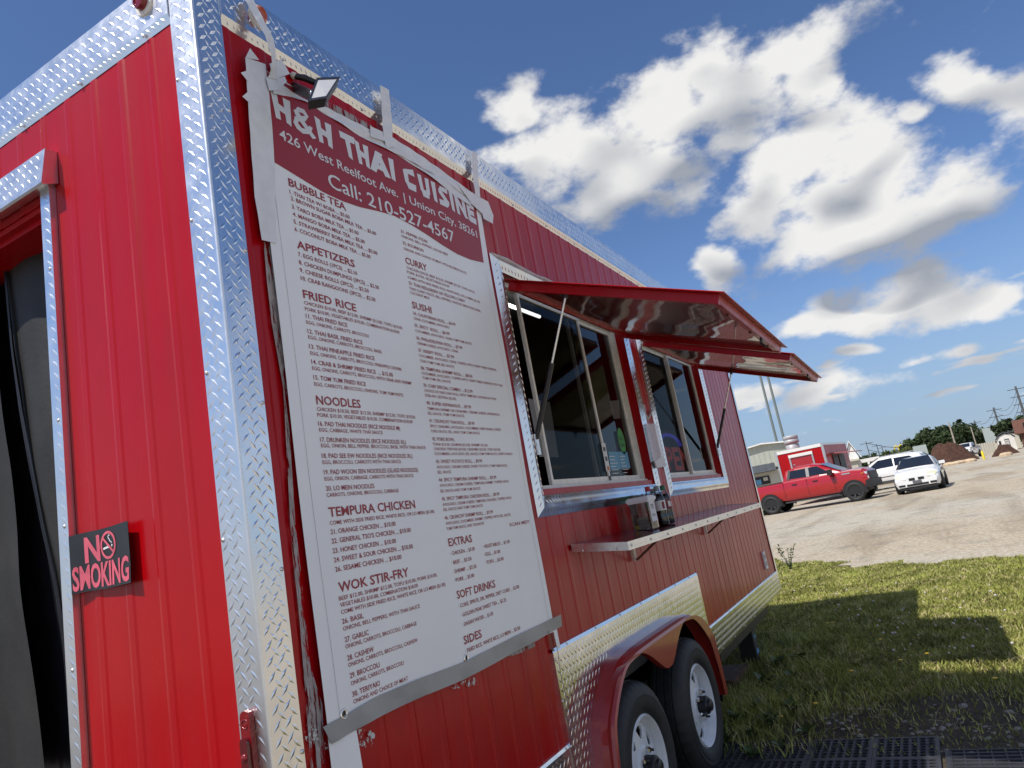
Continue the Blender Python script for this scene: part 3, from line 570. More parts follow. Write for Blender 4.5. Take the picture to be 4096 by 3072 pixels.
# ---- serving shelf
sh = empty('serving_shelf', (1.72, 0, 1.31)); sh.parent = TR
SX0, SX1, SD, ZI, ZO = 1.72, 4.72, .252, 1.328, 1.299
def shz(y): return ZI + (ZO - ZI) * (-y / SD)
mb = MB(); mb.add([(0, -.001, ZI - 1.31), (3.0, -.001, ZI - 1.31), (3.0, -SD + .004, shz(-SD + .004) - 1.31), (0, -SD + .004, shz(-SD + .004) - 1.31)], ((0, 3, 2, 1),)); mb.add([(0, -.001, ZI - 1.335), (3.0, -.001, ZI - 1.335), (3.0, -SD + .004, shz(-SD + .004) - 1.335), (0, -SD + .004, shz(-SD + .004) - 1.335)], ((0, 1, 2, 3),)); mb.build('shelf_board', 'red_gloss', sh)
def edge(a, b, out):
    a, b, out = (np.array(q, float) for q in (a, b, out)); mb = MB(); z0 = -.030
    for i in range(3):
        lo = z0 + i * .0118; dpt = .006 if i != 1 else .0045
        mb.obox(a + np.array((0, 0, lo)), b - a, out * dpt, np.array((0, 0, .0116 if i != 1 else .0118)))
    return mb.build('edge_trim', 'alu', sh)
edge((0, -SD, ZO - 1.31 - .002), (3.0, -SD, ZO - 1.31 - .002), (0, -1, 0)); edge((0, -.001, ZI - 1.31 - .002), (0, -SD - .006, ZO - 1.31 - .002), (-1, 0, 0)); edge((3.0, -SD - .006, ZO - 1.31 - .002), (3.0, -.001, ZI - 1.31 - .002), (1, 0, 0))
for x in np.arange(1.76, 4.7, .26): screw(x, -SD - .0055, ZO - .0145)
for y, z in ((-.05, 1.295), (-.21, 1.282)): screw(SX0 - .0055, y, z, -math.pi / 2)
for x in (2.44, 3.925):
    br = empty('shelf_bracket', (x - 1.72, 0, 1.17 - 1.31)); br.parent = sh
    c = MB(); c.box(-.012, .012, -.012, -.003, 0, .105); c.build('wall_leg', 'frame_white', br)
    c = MB(); c.bar((0, -.016, .004), (.0, -.165, .098), .018, .010); c.build('diagonal', 'rust_brown', br)
    c = MB(); c.bar((0, -.010, .106), (0, -.235, .096), .018, .008); c.tube([(.0, -.165, .088), (.0, -.20, .082), (0, -.225, .090)], .004, 6); c.build('arm', 'rust_brown', br)
# ---- small fittings on the walls
mb = MB(); c0 = onY(2400 + k2 * 1460, 1750 + k2 * 1085, -.004)
mb.prism([(c0[0] + a, c0[2] + b) for a, b in ((-.04, -.075), (.04, -.075), (.045, -.07), (.045, .07), (.04, .075), (-.04, .075), (-.045, .07), (-.045, -.07))], lambda a, b, d: (a, -d, b), -.004, .010); mb.box(c0[0] - .02, c0[0] + .02, -.014, -.0105, c0[2] - .05, c0[2] - .01, 1); mb.box(c0[0] - .02, c0[0] + .02, -.014, -.0105, c0[2] + .01, c0[2] + .05, 1); mb.build('outlet_cover', ('frame_white', 'caulk'), TR)
def marker(name, o, axis, rx, rz_, lens, U):
    t = empty(name, o); t.parent = TR; U = np.array(U, float); A = np.array(axis, float); Zv = np.array([0, 0, 1.])
    ring = lambda k, d: [U * (rx * k * math.cos(q)) + Zv * (rz_ * k * math.sin(q)) + A * d for q in np.linspace(0, 2 * math.pi, 29)[:-1]]
    def loft(rows, mat, nm):
        mb = MB(); R = [ring(*r) for r in rows]; n = 28
        for a, b in zip(R, R[1:]): mb.add(a + b, [(i, (i + 1) % n, (i + 1) % n + n, i + n) for i in range(n)], 0, True)
        mb.poly(R[-1]); mb.build(nm, mat, t, sharp=35)
    loft([(1.5, -.004), (1.5, .003), (1.42, .005), (1.06, .006)], 'frame_white', 'base'); loft([(1.0, .004), (1.0, .016), (.92, .021), (.70, .0225), (.66, .019), (.3, .020)], lens, 'lens')
    for s_ in (-1, 1):
        b = MB(); b.lathe([(.004, 0), (.003, .003), (.0005, .004)], axis=axis, n=8, o=Zv * (rz_ * 1.28 * s_) + A * .004); b.build('screw', 'alu', t)
ca = onY(*z5(262, 135), -.006); marker('side_marker_light', tuple(ca), (0, -1, 0), .021, .028, 'lens_amber', (1, 0, 0))
cb = onX(.4973 * 1160, .4973 * 22, -.006); marker('rear_marker_light', tuple(cb), (-1, 0, 0), .024, .028, 'lens_red', (0, -1, 0))
# tail light bar on the rear corner plate
tl = empty('tail_light', (-.003, .055, .86)); tl.parent = TR
def slot(w, z0, z1, d):
    pts = []
    for t in np.linspace(0, math.pi, 9): pts.append((w * math.cos(t), z1 - w + w * math.sin(t)))
    for t in np.linspace(math.pi, 2 * math.pi, 9): pts.append((w * math.cos(t), z0 + w + w * math.sin(t)))
    return pts
mb = MB(); mb.prism(slot(.0150, -.12, .29, 0), lambda a, b, d: (-d, -a, b), -.002, .012); mb.build('base', 'lens_red', tl)
mb = MB(); mb.prism(slot(.0115, -.10, .235, 0), lambda a, b, d: (-d, -a, b), .012, .022); mb.build('lens', 'lens_deep', tl)
for i in range(7):
    mb = MB(); mb.lathe([(.0095, .0), (.0085, .003), (.005, .005), (.001, .006)], o=(-.021, 0, -.075 + i * .045), axis=(-1, 0, 0), n=16); mb.build('led_cell', 'lens_red', tl)
mb = MB(); mb.lathe([(.008, 0), (.006, -.004), (.0005, -.005)], o=(-.0125, 0, .262), axis=(-1, 0, 0), n=14); mb.lathe([(.011, 0), (.009, .002), (.008, 0)], o=(-.0122, 0, .262), axis=(-1, 0, 0), n=14); mb.build('screw_recess', 'lens_red', tl)
# ---- flood light over the banner
def q7(x, y): return (1050 + .22604 * x, 100 + .22604 * y)
fl = empty('flood_light', (.345, -.004, 2.86)); fl.parent = TR; F0 = np.array((.345, -.004, 2.86))
corn = [onY(*q7(*p), y) - F0 for p, y in (((960, 930), -.125), ((1375, 915), -.150), ((1135, 1290), -.195), ((805, 1345), -.175))]
Nf = np.cross(corn[1] - corn[0], corn[3] - corn[0]); Nf /= np.linalg.norm(Nf)
if Nf[2] > 0 or Nf @ (CAM - F0) < 0: Nf = -Nf if Nf @ (CAM - F0) < 0 else Nf
cc = sum(corn) / 4; body = [c for c in corn]; back = [c + (cc - c) * .12 - Nf * .030 for c in corn]
mb = MB(); mb.add(body + back, ((4, 5, 6, 7), (0, 1, 5, 4), (1, 2, 6, 5), (2, 3, 7, 6), (3, 0, 4, 7))); inn = [c + (cc - c) * .20 for c in corn]; mb.add(body + inn, ((0, 1, 5, 4), (1, 2, 6, 5), (2, 3, 7, 6), (3, 0, 4, 7))); mb.build('housing', 'black_plastic', fl)
mb = MB(); mb.poly([p - Nf * .001 for p in inn]); mb.build('lens', 'lamp_glass', fl)
mb = MB(); c1 = back[0] * .5 + back[3] * .5
mb.bar((0, 0, .012), c1 + np.array((0.0, .0, .012)), .008, .028); mb.build('bracket', 'black_plastic', fl)
mb = MB(); mb.lathe([(.009, 0), (.009, .006), (.003, .008)], o=c1 + np.array((-.004, -.006, .012)), axis=(-.3, -1, 0), n=10); mb.build('bolt', 'chrome', fl)
mb = MB(); w0 = onY(*q7(525, 900), 0) - F0; mb.tube([w0, w0 + np.array((.02, -.03, -.012)), w0 + np.array((.05, -.055, -.03)), back[0] * .6 + back[1] * .4], [.008, .011, .009, .005], 8); mb.build('cable', 'black_plastic', fl)
mb = MB(); mb.lathe([(.010, 0), (.012, .006), (.008, .014), (.002, .018)], o=w0 + np.array((0, .002, 0)), axis=(.3, -1, 0), n=10); mb.build('cable_seal', 'caulk', fl)
# ---- doorway on the rear wall
dw = empty('doorway', (0, .765, SK1)); dw.parent = TR
D0 = np.array((0, .765, SK1))
mb = MB(); prof = [(.674, .006), (.674, -.014), (.716, -.017), (.763, .022)]
for (ya, xa), (yb, xb) in zip(prof, prof[1:]):
    o = np.array((xa, ya, SK1)) - D0; U = np.array((xb - xa, yb - ya, 0)); w = np.linalg.norm(U); U /= w; H = 2.70 - SK1
    mb.plate(o + U * w, -U, (0, 0, 1), w, H, ph=(.3, .2), keep=None)
mb.build('door_trim', 'plate', dw)
for z in (2.42, 1.96, 1.66, 1.28, .95): screw(-.0145, .690, z, -math.pi / 2)
hd = MB(); hy0, hy1 = .655, 1.68
pr = [(.006, 2.797), (-.030, 2.795), (-.046, 2.677), (-.040, 2.672), (.004, 2.690)]
for i in range(len(pr) - 1):
    (xa, za), (xb, zb) = pr[i], pr[i + 1]
    hd.quad(np.array((xa, hy1, za)) - D0, np.array((xa, hy0, za)) - D0, np.array((xb, hy0, zb)) - D0, np.array((xb, hy1, zb)) - D0)
Vv = np.array((.016, 0, .118)); hh = np.linalg.norm(Vv)
hd.plate(np.array((-.0462, hy1, 2.677)) - D0, (0, -1, 0), Vv / hh, hy1 - hy0, hh, base=False, ph=(.1, .45)); hd.poly([np.array((x, hy0, z)) - D0 for x, z in pr]); hd.build('door_hood', 'plate', dw)
for y in (.70, .93, 1.2): mb = MB(); mb.lathe([(.006, 0), (.005, .003), (.001, .005)], o=(-.016, y - .765, 2.797 - SK1), axis=(0, 0, 1), n=8); mb.build('screw', 'alu', dw)
mb = MB(); mb.box(.01, .05, 0.0, .80, 2.64 - SK1, 2.69 - SK1); mb.box(.03, .22, 0.0, .80, 2.62 - SK1, 2.66 - SK1); mb.quad((.022, -.001, 0), (.022, -.001, 2.64 - SK1), (.34, -.001, 2.64 - SK1), (.34, -.001, 0)); mb.build('door_jamb', 'red_paint', dw)
# hanging black curtain: two sheets parted by a dark slanting gap
seamA = [(-40, 760), (18, 1050), (50, 1400), (85, 1640), (125, 1860), (175, 2120), (222, 2330), (262, 2560), (285, 2850), (300, 3110)]
seamB = [(-120, 760), (-70, 1050), (-20, 1400), (12, 1640), (42, 1860), (72, 2120), (96, 2330), (128, 2560), (165, 2850), (200, 3110)]
def drape(Lp, Rp, x, amp, seed, nm, mat):
    ph = [random.Random(seed).random() * 6 + k for k in range(4)]; A_ = [onX(u, v, x) for u, v in Lp]; B_ = [onX(u, v, x) for u, v in Rp]; n = len(A_) - 1
    def fn(s, t):
        k = min(int(t * n), n - 1); f = t * n - k; a = A_[k] * (1 - f) + A_[k + 1] * f; b = B_[k] * (1 - f) + B_[k + 1] * f; p = a * (1 - s) + b * s
        d = amp * (math.sin(s * 9 + ph[0] + t * 3) + .6 * math.sin(s * 21 + ph[1] - t * 5) * t + .5 * math.sin(t * 17 + ph[2] + s * 4))
        return (p[0] + d, p[1] - .765, p[2] - SK1)
    mb = MB(); mb.sheet(fn, 30, 60); return mb.build(nm, mat, dw)
rt_ = [(u, v) for u, v in ((230, 690), (260, 1050), (280, 1400), (300, 1640), (310, 1860), (330, 2120), (340, 2330), (350, 2560), (365, 2850), (380, 3110))]
drape(seamA, rt_, .13, .006, 1, 'curtain_panel', 'curtain'); drape([(u - 400, v) for u, v in seamB], seamB, .10, .008, 2, 'curtain_panel', 'curtain'); drape([(u - 60, v) for u, v in seamB], [(u + 40, v) for u, v in seamA], .17, .003, 3, 'curtain_gap', 'curtain_edge')
drape([(u - 9, v) for u, v in seamA], [(u + 5, v) for u, v in seamA], .124, .002, 4, 'curtain_hem', 'curtain_edge')
# ---- inside of the trailer
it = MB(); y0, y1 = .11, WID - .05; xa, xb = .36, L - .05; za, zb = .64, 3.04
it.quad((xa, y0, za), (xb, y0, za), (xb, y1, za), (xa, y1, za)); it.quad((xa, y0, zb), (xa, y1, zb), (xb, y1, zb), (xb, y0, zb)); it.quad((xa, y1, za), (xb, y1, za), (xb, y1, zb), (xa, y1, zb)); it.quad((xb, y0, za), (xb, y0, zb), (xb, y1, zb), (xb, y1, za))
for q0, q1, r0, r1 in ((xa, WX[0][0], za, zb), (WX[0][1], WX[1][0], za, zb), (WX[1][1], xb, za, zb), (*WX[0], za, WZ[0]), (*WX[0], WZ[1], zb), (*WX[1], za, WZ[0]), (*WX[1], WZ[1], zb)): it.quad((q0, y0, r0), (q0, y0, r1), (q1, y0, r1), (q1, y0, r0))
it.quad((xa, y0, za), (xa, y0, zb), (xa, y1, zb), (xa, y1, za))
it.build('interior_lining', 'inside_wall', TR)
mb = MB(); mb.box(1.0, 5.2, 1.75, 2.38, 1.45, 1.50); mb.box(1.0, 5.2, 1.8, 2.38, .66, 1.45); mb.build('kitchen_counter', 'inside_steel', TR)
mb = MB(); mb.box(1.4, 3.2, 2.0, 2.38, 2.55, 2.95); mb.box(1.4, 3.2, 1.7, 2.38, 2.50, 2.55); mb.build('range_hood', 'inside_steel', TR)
for x0, yq in ((2.2, .75), (3.05, .80)):
    mb = MB(); mb.tube([(x0, yq, 2.96), (x0 + .6, yq, 2.96)], .013, 8); mb.build('tube_light', 'tube_on', TR)
# worn paint: bits of glue and flaked coating round the banner
def worn(pts, y, mat, nm):
    mb = MB(); mb.poly([tuple(onY(*p, y)) for p in pts]); return mb.build(nm, mat, TR)
def q8(x, y): return (1150 + .18083 * x, 2700 + .18083 * y)
worn([z6(283, 385), z6(330, 400), z6(400, 900), z6(450, 1380), z8(150, -300), z8(215, 300), z8(260, 760), z8(350, 1050), z8(370, 1515), z8(265, 1515), z8(225, 1000), z8(180, 400), z8(120, -150), z6(430, 1480), z6(345, 1000), z6(310, 700)], -.0005, 'residue', 'glue_residue')
worn([q8(340, 1080), q8(560, 1130), q8(720, 1150), q8(900, 1500), q8(920, 1659), q8(600, 1659), q8(400, 1420)], -.0008, 'chip_white', 'flaked_paint')
worn([q8(1330, 1300), q8(1500, 1230), q8(1740, 1150), q8(1950, 1320), q8(1850, 1600), q8(1600, 1659), q8(1310, 1659)], -.0005, 'chip_white', 'flaked_paint')
def q1(x, y): return (1700 + .27125 * x, 2550 + .27125 * y)
worn([q1(310, 720), q1(520, 620), q1(740, 590), q1(790, 690), q1(560, 740), q1(430, 755)], -.0005, 'chip_white', 'flaked_paint')
worn([z5(760, 790), z5(900, 850), z5(1180, 1010), z5(1170, 1060), z5(1000, 960), z5(820, 860)], -.0005, 'residue', 'glue_residue')
worn([z5(1520, 1240), z5(1700, 1350), z5(1820, 1470), z5(1740, 1440), z5(1540, 1320)], -.0005, 'residue', 'glue_residue')
mb = MB(); sp = [onY(1900 + .22604 * x, 900 + .22604 * y, -.006) for x, y in ((290, 500), (420, 560), (570, 625), (700, 690), (860, 790), (930, 840), (1080, 895), (1250, 960), (1400, 1050), (1500, 1100))]; mb.tube([tuple(p) for p in sp], [.004, .007, .010, .006, .009, .012, .006, .008, .010, .004], 6); mb.build('sealant_bead', 'caulk', TR)
# ================================================================ MENU BANNER
MENU = '''
H|BUBBLE TEA|0.268|2.5065|0.245
I|1. THAI TEA W/ BOBA ... $5.00|0.268|2.4810|0.256
I|2. BROWN SUGAR BOBA MILK TEA ... $5.00|0.269|2.4610|0.382
I|3. TARO BOBA MILK TEA ... $5.00|0.269|2.4350|0.288
I|4. MANGO BOBA MILK TEA ... $5.00|0.269|2.4115|0.313
I|5. STRAWBERRY BOBA MILK TEA ... $5.00|0.268|2.3880|0.373
I|6. COCONUT BOBA MILK TEA ... $5.00|0.268|2.3645|0.333
H|APPETIZERS|0.268|2.3120|0.245
I|7. EGG ROLLS (1PCS) ... $2.10|0.268|2.2870|0.25
I|8. CHICKEN DUMPLINGS (3PCS) ... $2.50|0.267|2.2625|0.354
I|9. CHEESE ROLLS (3PCS) ... $2.50|0.266|2.2385|0.298
I|10. CRAB RANGOONS (3PCS) ... $2.50|0.266|2.2145|0.326
H|FRIED RICE|0.266|2.1610|0.222
S|CHICKEN $10.00, BEEF $12.00, SHRIMP $12.00, TOFU $10.00|0.266|2.1420|0.451
S|PORK $10.00, VEGETABLES $10.00, COMBINATION $18.00|0.266|2.1240|0.432
I|11. THAI FRIED RICE|0.266|2.1020|0.169
S|EGG, ONIONS, CARROTS, BROCCOLI|0.265|2.0845|0.266
I|12. THAI BASIL FRIED RICE|0.265|2.0570|0.231
S|EGG, ONIONS, CARROTS, BROCCOLI, BASIL|0.265|2.0410|0.322
I|13. THAI PINEAPPLE FRIED RICE|0.264|2.0130|0.28
S|EGG, ONIONS, CARROTS, BROCCOLI, PINEAPPLE CHUNK|0.265|1.9950|0.415
I|14. CRAB & SHRIMP FRIED RICE  ... $15.00|0.265|1.9690|0.362
S|EGG, ONIONS, CARROTS, BROCCOLI, WITH CRAB AND SHRIMP|0.265|1.9520|0.459
I|15. TOM YUM FRIED RICE|0.266|1.9250|0.218
S|EGG, CARROTS, BROCCOLI, ONIONS, TOM YUM PASTE|0.266|1.9070|0.4
H|NOODLES|0.266|1.8555|0.181
S|CHICKEN $10.50, BEEF $12.50, SHRIMP $12.50, TOFU $10.50|0.265|1.8370|0.448
S|PORK $10.50, VEGETABLES $10.50, COMBINATION $18.00|0.264|1.8205|0.43
I|16. PAD THAI NOODLES (RICE NOODLE M)|0.263|1.7955|0.358
S|EGG, CABBAGE, WHITE THAI SAUCE|0.264|1.7795|0.267
I|17. DRUNKEN NOODLES (RICE NOODLES XL)|0.263|1.7515|0.377
S|EGG, ONION, BELL PEPPER, BROCCOLI, BASIL WITH THAI SAUCE|0.264|1.7365|0.479
I|18. PAD SEE EW NOODLES (RICE NOODLES XL)|0.262|1.7075|0.4
S|EGG, BROCCOLI, CARROTS WITH THAI SAUCE|0.262|1.6910|0.337
I|19. PAD WOON SEN NOODLES (GLASS NOODLES)|0.262|1.6630|0.418
S|EGG, ONION, CABBAGE, CARROTS WITH THAI SAUCE|0.262|1.6465|0.389
I|20. LO MEIN NOODLES|0.262|1.6195|0.195
S|CARROTS, ONIONS, BROCCOLI, CABBAGE|0.262|1.6030|0.303
H|TEMPURA CHICKEN|0.261|1.5510|0.374
S|COME WITH SIDE FRIED RICE, WHITE RICE, OR LO MEIN ($1.00)|0.26|1.5295|0.471
I|21. ORANGE CHICKEN ... $10.00|0.259|1.5055|0.267
I|22. GENERAL TSO'S CHICKEN ... $10.00|0.258|1.4815|0.335
I|23. HONEY CHICKEN ... $10.00|0.257|1.4565|0.259
I|24. SWEET & SOUR CHICKEN ... $10.00|0.257|1.4330|0.334
I|26. SESAME CHICKEN ... $10.00|0.257|1.4090|0.273
H|WOK STIR-FRY|0.26|1.3570|0.293
S|BEEF $12.00, SHRIMP $12.00, TOFU $10.00, PORK $10.00,|0.256|1.3365|0.437
S|VEGETABLES $10.00, COMBINATION $18.00|0.257|1.3200|0.33
S|COME WITH SIDE FRIED RICE, WHITE RICE, OR LO MEIN ($1.00)|0.257|1.3025|0.473
I|26. BASIL|0.256|1.2785|0.082
S|ONIONS, BELL PEPPERS, WITH THAI SAUCE|0.256|1.2615|0.326
I|27. GARLIC|0.257|1.2335|0.092
S|ONIONS, CARROTS, BROCCOLI, CABBAGE|0.256|1.2175|0.3
I|28. CASHEW|0.257|1.1885|0.103
S|ONIONS, CARROTS, BROCCOLI, CASHEW|0.257|1.1725|0.292
I|29. BROCCOLI|0.258|1.1455|0.116
S|ONIONS, CARROTS, BROCCOLI|0.258|1.1280|0.216
I|30. TERIYAKI|0.258|1.1010|0.107
S|ONIONS AND CHOICE OF MEAT|0.259|1.0845|0.225
i|31. PEPPER STEAK|0.794|2.5135|0.158
s|ONIONS, BELL PEPPERS, SLICED BEEF|0.793|2.4960|0.285
i|32. BOURBON|0.795|2.4695|0.118
s|ONIONS AND CHOICE OF MEAT WITH BOURBON SAUCE|0.794|2.4490|0.405
h|CURRY|0.794|2.3970|0.125
s|CHICKEN $10.50, BEEF $12.50, SHRIMP $12.50, TOFU $10.50,|0.795|2.3775|0.447
s|PORK $10.50, VEGETABLES $10.50|0.794|2.3610|0.257
s|COMES WITH SIDE FRIED RICE, WHITE RICE, OR LO MEIN ($1.00)|0.793|2.3415|0.476
i|33. THAI RED(GREEN OR YELLOW) CURRY|0.794|2.3195|0.355
s|THAI CURRY PASTE, BELL PEPPERS, ONIONS, BROCCOLI, BASIL,|0.793|2.3015|0.471
s|COCONUT MILK|0.795|2.2855|0.113
h|SUSHI|0.795|2.2330|0.114
i|34. CALIFORNIA ROLL ... $6.99|0.793|2.2085|0.259
s|CRAB, CUCUMBER, AVOCADO|0.793|2.1910|0.215
i|35. SPICY  ROLL ... $6.99|0.791|2.1645|0.211
s|CUCUMBER, AVOCADO, CRAB, YUM YUM SAUCE|0.792|2.1465|0.352
i|36. PHILADELPHIA ROLL ... $7.99|0.791|2.1195|0.282
s|CREAM CHEESE, AVOCADO, CRAB|0.793|2.1020|0.245
i|37. KRISPY ROLL ... $7.99|0.792|2.0760|0.215
s|CUCUMBER, AVOCADO, CRAB, TOPPED WITH CRISPY FRIED ONIONS,|0.792|2.0580|0.508
s|THAI YUM YUM, EEL SAUCE|0.792|2.0390|0.205
i|38. TEMPURA SHRIMP ROLL ... $8.50|0.79|2.0125|0.318
s|CUCUMBER, AVOCADO, TOPPED WITH CRISPY FRIED ONIONS WITH THAI|0.791|1.9955|0.535
s|YUM YUM, EEL SAUCE|0.791|1.9790|0.167
i|39. CHEF SPECIAL COMBO ... $12.99|0.79|1.9520|0.301
s|CHOICE OF ONE SUSHI ROLL WITH TEMPURA CHICKEN OR WOK|0.791|1.9345|0.466
s|STIR-FRY (EXTRA $2.00)|0.79|1.9170|0.185
i|40. SUPER ASPARAGUS ... $9.99|0.792|1.8905|0.271
s|TEMPURA SHRIMP OR CRAB MIX, CREAM CHEESE, ASPARAGUS,|0.79|1.8720|0.471
s|EEL SAUCE, YUM YUM SAUCE|0.79|1.8555|0.219
i|41. CRUNCHY THAI ROLL ... $9.99|0.79|1.8290|0.277
s|SPICY CRAB MIX, AVOCADO, CUCUMBER, CRISP PANKO, SWEET|0.79|1.8115|0.461
s|CHILI SAUCE, EEL, AND YUM YUM SAUCE|0.79|1.7945|0.302
i|42. POKE BOWL|0.789|1.7665|0.133
s|TUNA $12.00, SALMON $12.00, SHRIMP $12.00,|0.788|1.7495|0.346
s|CHICKEN TERIYAKI $10.00, CRAB MIX $10.00, TOFU $10.00|0.789|1.7335|0.43
s|CUCUMBERS, AVOCADO, EEL SAUCE, YUM YUM SAUCE, CRISPY ONION|0.788|1.7170|0.519
i|43. SWEET POTATO ROLL ... $9.99|0.788|1.6900|0.289
s|AVOCADO, CREAM CHEESE, SWEET POTATO, YUM YUM SAUCE,|0.788|1.6720|0.465
s|EEL SAUCE|0.788|1.6550|0.08
i|44. SPICY TEMPURA SHRIMP ROLL ... $9.99|0.787|1.6280|0.37
s|AVOCADO, CREAM CHEESE, TEMPURA SHRIMP, TOPPED WITH|0.788|1.6110|0.454
s|EEL SAUCE AND YUM YUM SAUCE|0.786|1.5925|0.25
i|45. SPICY TEMPURA CHICKEN ROLL ... $9.99|0.786|1.5655|0.374
s|AVOCADO, CREAM CHEESE, TEMPURA CHICKEN, TOPPED WITH|0.786|1.5480|0.457
s|EEL SAUCE AND YUM YUM SAUCE|0.786|1.5315|0.249
i|46. CRUNCHY SHRIMP ROLL ... $9.99|0.785|1.5040|0.311
s|AVOCADO, CUCUMBER, SHRIMP, TOPPED WITH EEL SAUCE,|0.786|1.4865|0.434
s|YUM YUM SAUCE, AND CRUNCHY|0.785|1.4695|0.242
q|SCAN ME!!!|1.198|1.4480|0.153
h|EXTRAS|0.784|1.4185|0.147
e|· CHICKEN ... $3.00|0.784|1.3895|0.155
e|· BEEF ... $3.50|0.783|1.3600|0.125
e|· SHRIMP ... $3.50|0.783|1.3320|0.149
e|· PORK ... $3.00|0.782|1.3050|0.127
e|· VEGETABLES ... $1.00|0.992|1.3895|0.188
e|· EGG ... $1.00|0.992|1.3625|0.111
e|· TOFU ... $3.00|0.992|1.3350|0.126
h|SOFT DRINKS|0.786|1.2530|0.248
e|· COKE, SPRITE, DR. PEPPER, DIET COKE ... $2.00|0.786|1.2245|0.405
e|· GOLDEN PEAK SWEET TEA ... $2.25|0.792|1.1955|0.296
e|· DASANI WATER ... $1.00|0.792|1.1665|0.196
h|SIDES|0.784|1.1135|0.111
e|· FRIED RICE, WHITE RICE, LO MEIN ... $5.00|0.784|1.0875|0.364
'''.strip().split('\n')
BN = empty('menu_banner', (0.17, -.012, 1.07), 0, 'tall white menu banner with red heading, taped to the side of the near trailer', 'banner')
B0 = np.array((.17, -.012, 1.07))
def wave(x, z): return .003 * math.sin(x * 3.1 + z * 1.3 + .4) + .0024 * math.sin(x * 8 + z * 2.2) + .0016 * math.sin(z * 7 - x * 5 + 1) + .0012 * math.sin(x * 19 + z * 4) * max(0, (z - 2.4) * 2)
def bp(x, z, d=0.0): return (x - B0[0], -.0 - wave(x, z) - d, z - B0[2])
mb = MB(); xL, xR, zL, zH = .164, 1.408, .985, 2.862
def edgeL(z): return .160 + .010 * max(0, min(1, (z - 1.0) / 1.3))
def edgeR(z): return 1.396 + .028 * max(0, (z - 1.6) / 1.2)
def topz(x): return 2.862 + .006 * math.sin(x * 9) + .004 * math.sin(x * 23)
def botz(x): return 1.035 if x > .36 else .95
mb.sheet(lambda s, t: bp((1 - s) * edgeL(1.03 + 1.8 * t) + s * edgeR(1.03 + 1.8 * t), 1.03 + (topz(s * 1.25 + .17) - 1.03) * t), 48, 70); mb.build('vinyl_sheet', 'white_vinyl', BN)
mb = MB(); mb.sheet(lambda s, t: bp(.158 + s * .10, .90 + .14 * t, -.001 + .008 * (1 - t) * s), 6, 8); mb.build('loose_flap', 'white_vinyl', BN); mb = MB(); mb.sheet(lambda s, t: bp(1.385 + s * .03, .965 + .09 * t, .002 * (1 - t)), 4, 6); mb.build('loose_flap', 'white_vinyl', BN)
WV = [(.222, 2.562), (.30, 2.552), (.415, 2.537), (.50, 2.536), (.588, 2.544), (.68, 2.560), (.765, 2.570), (.86, 2.562), (.953, 2.549), (1.05, 2.533), (1.149, 2.523), (1.25, 2.526), (1.366, 2.543)]
def wavez(x): return float(np.interp(x, [p[0] for p in WV], [p[1] for p in WV]))
mb = MB(); mb.sheet(lambda s, t: bp((.222 + .010 * t) * (1 - s) + (1.368 + .022 * t) * s, wavez(.222 + s * 1.144) + (topz(s * 1.25 + .17) - .003 - wavez(.222 + s * 1.144)) * t, .0008), 48, 12); mb.build('heading_field', 'print_red', BN)
for x0, x1 in ((.205, .2065), (1.362, 1.3635)):
    mb = MB(); mb.sheet(lambda s, t: bp(x0 + s * (x1 - x0) + (0.004 * t if x0 < 1 else .012 * t), 1.06 + 1.45 * t, .0006), 1, 40); mb.build('hem_line', 'steel_dark' if False else 'caulk', BN)
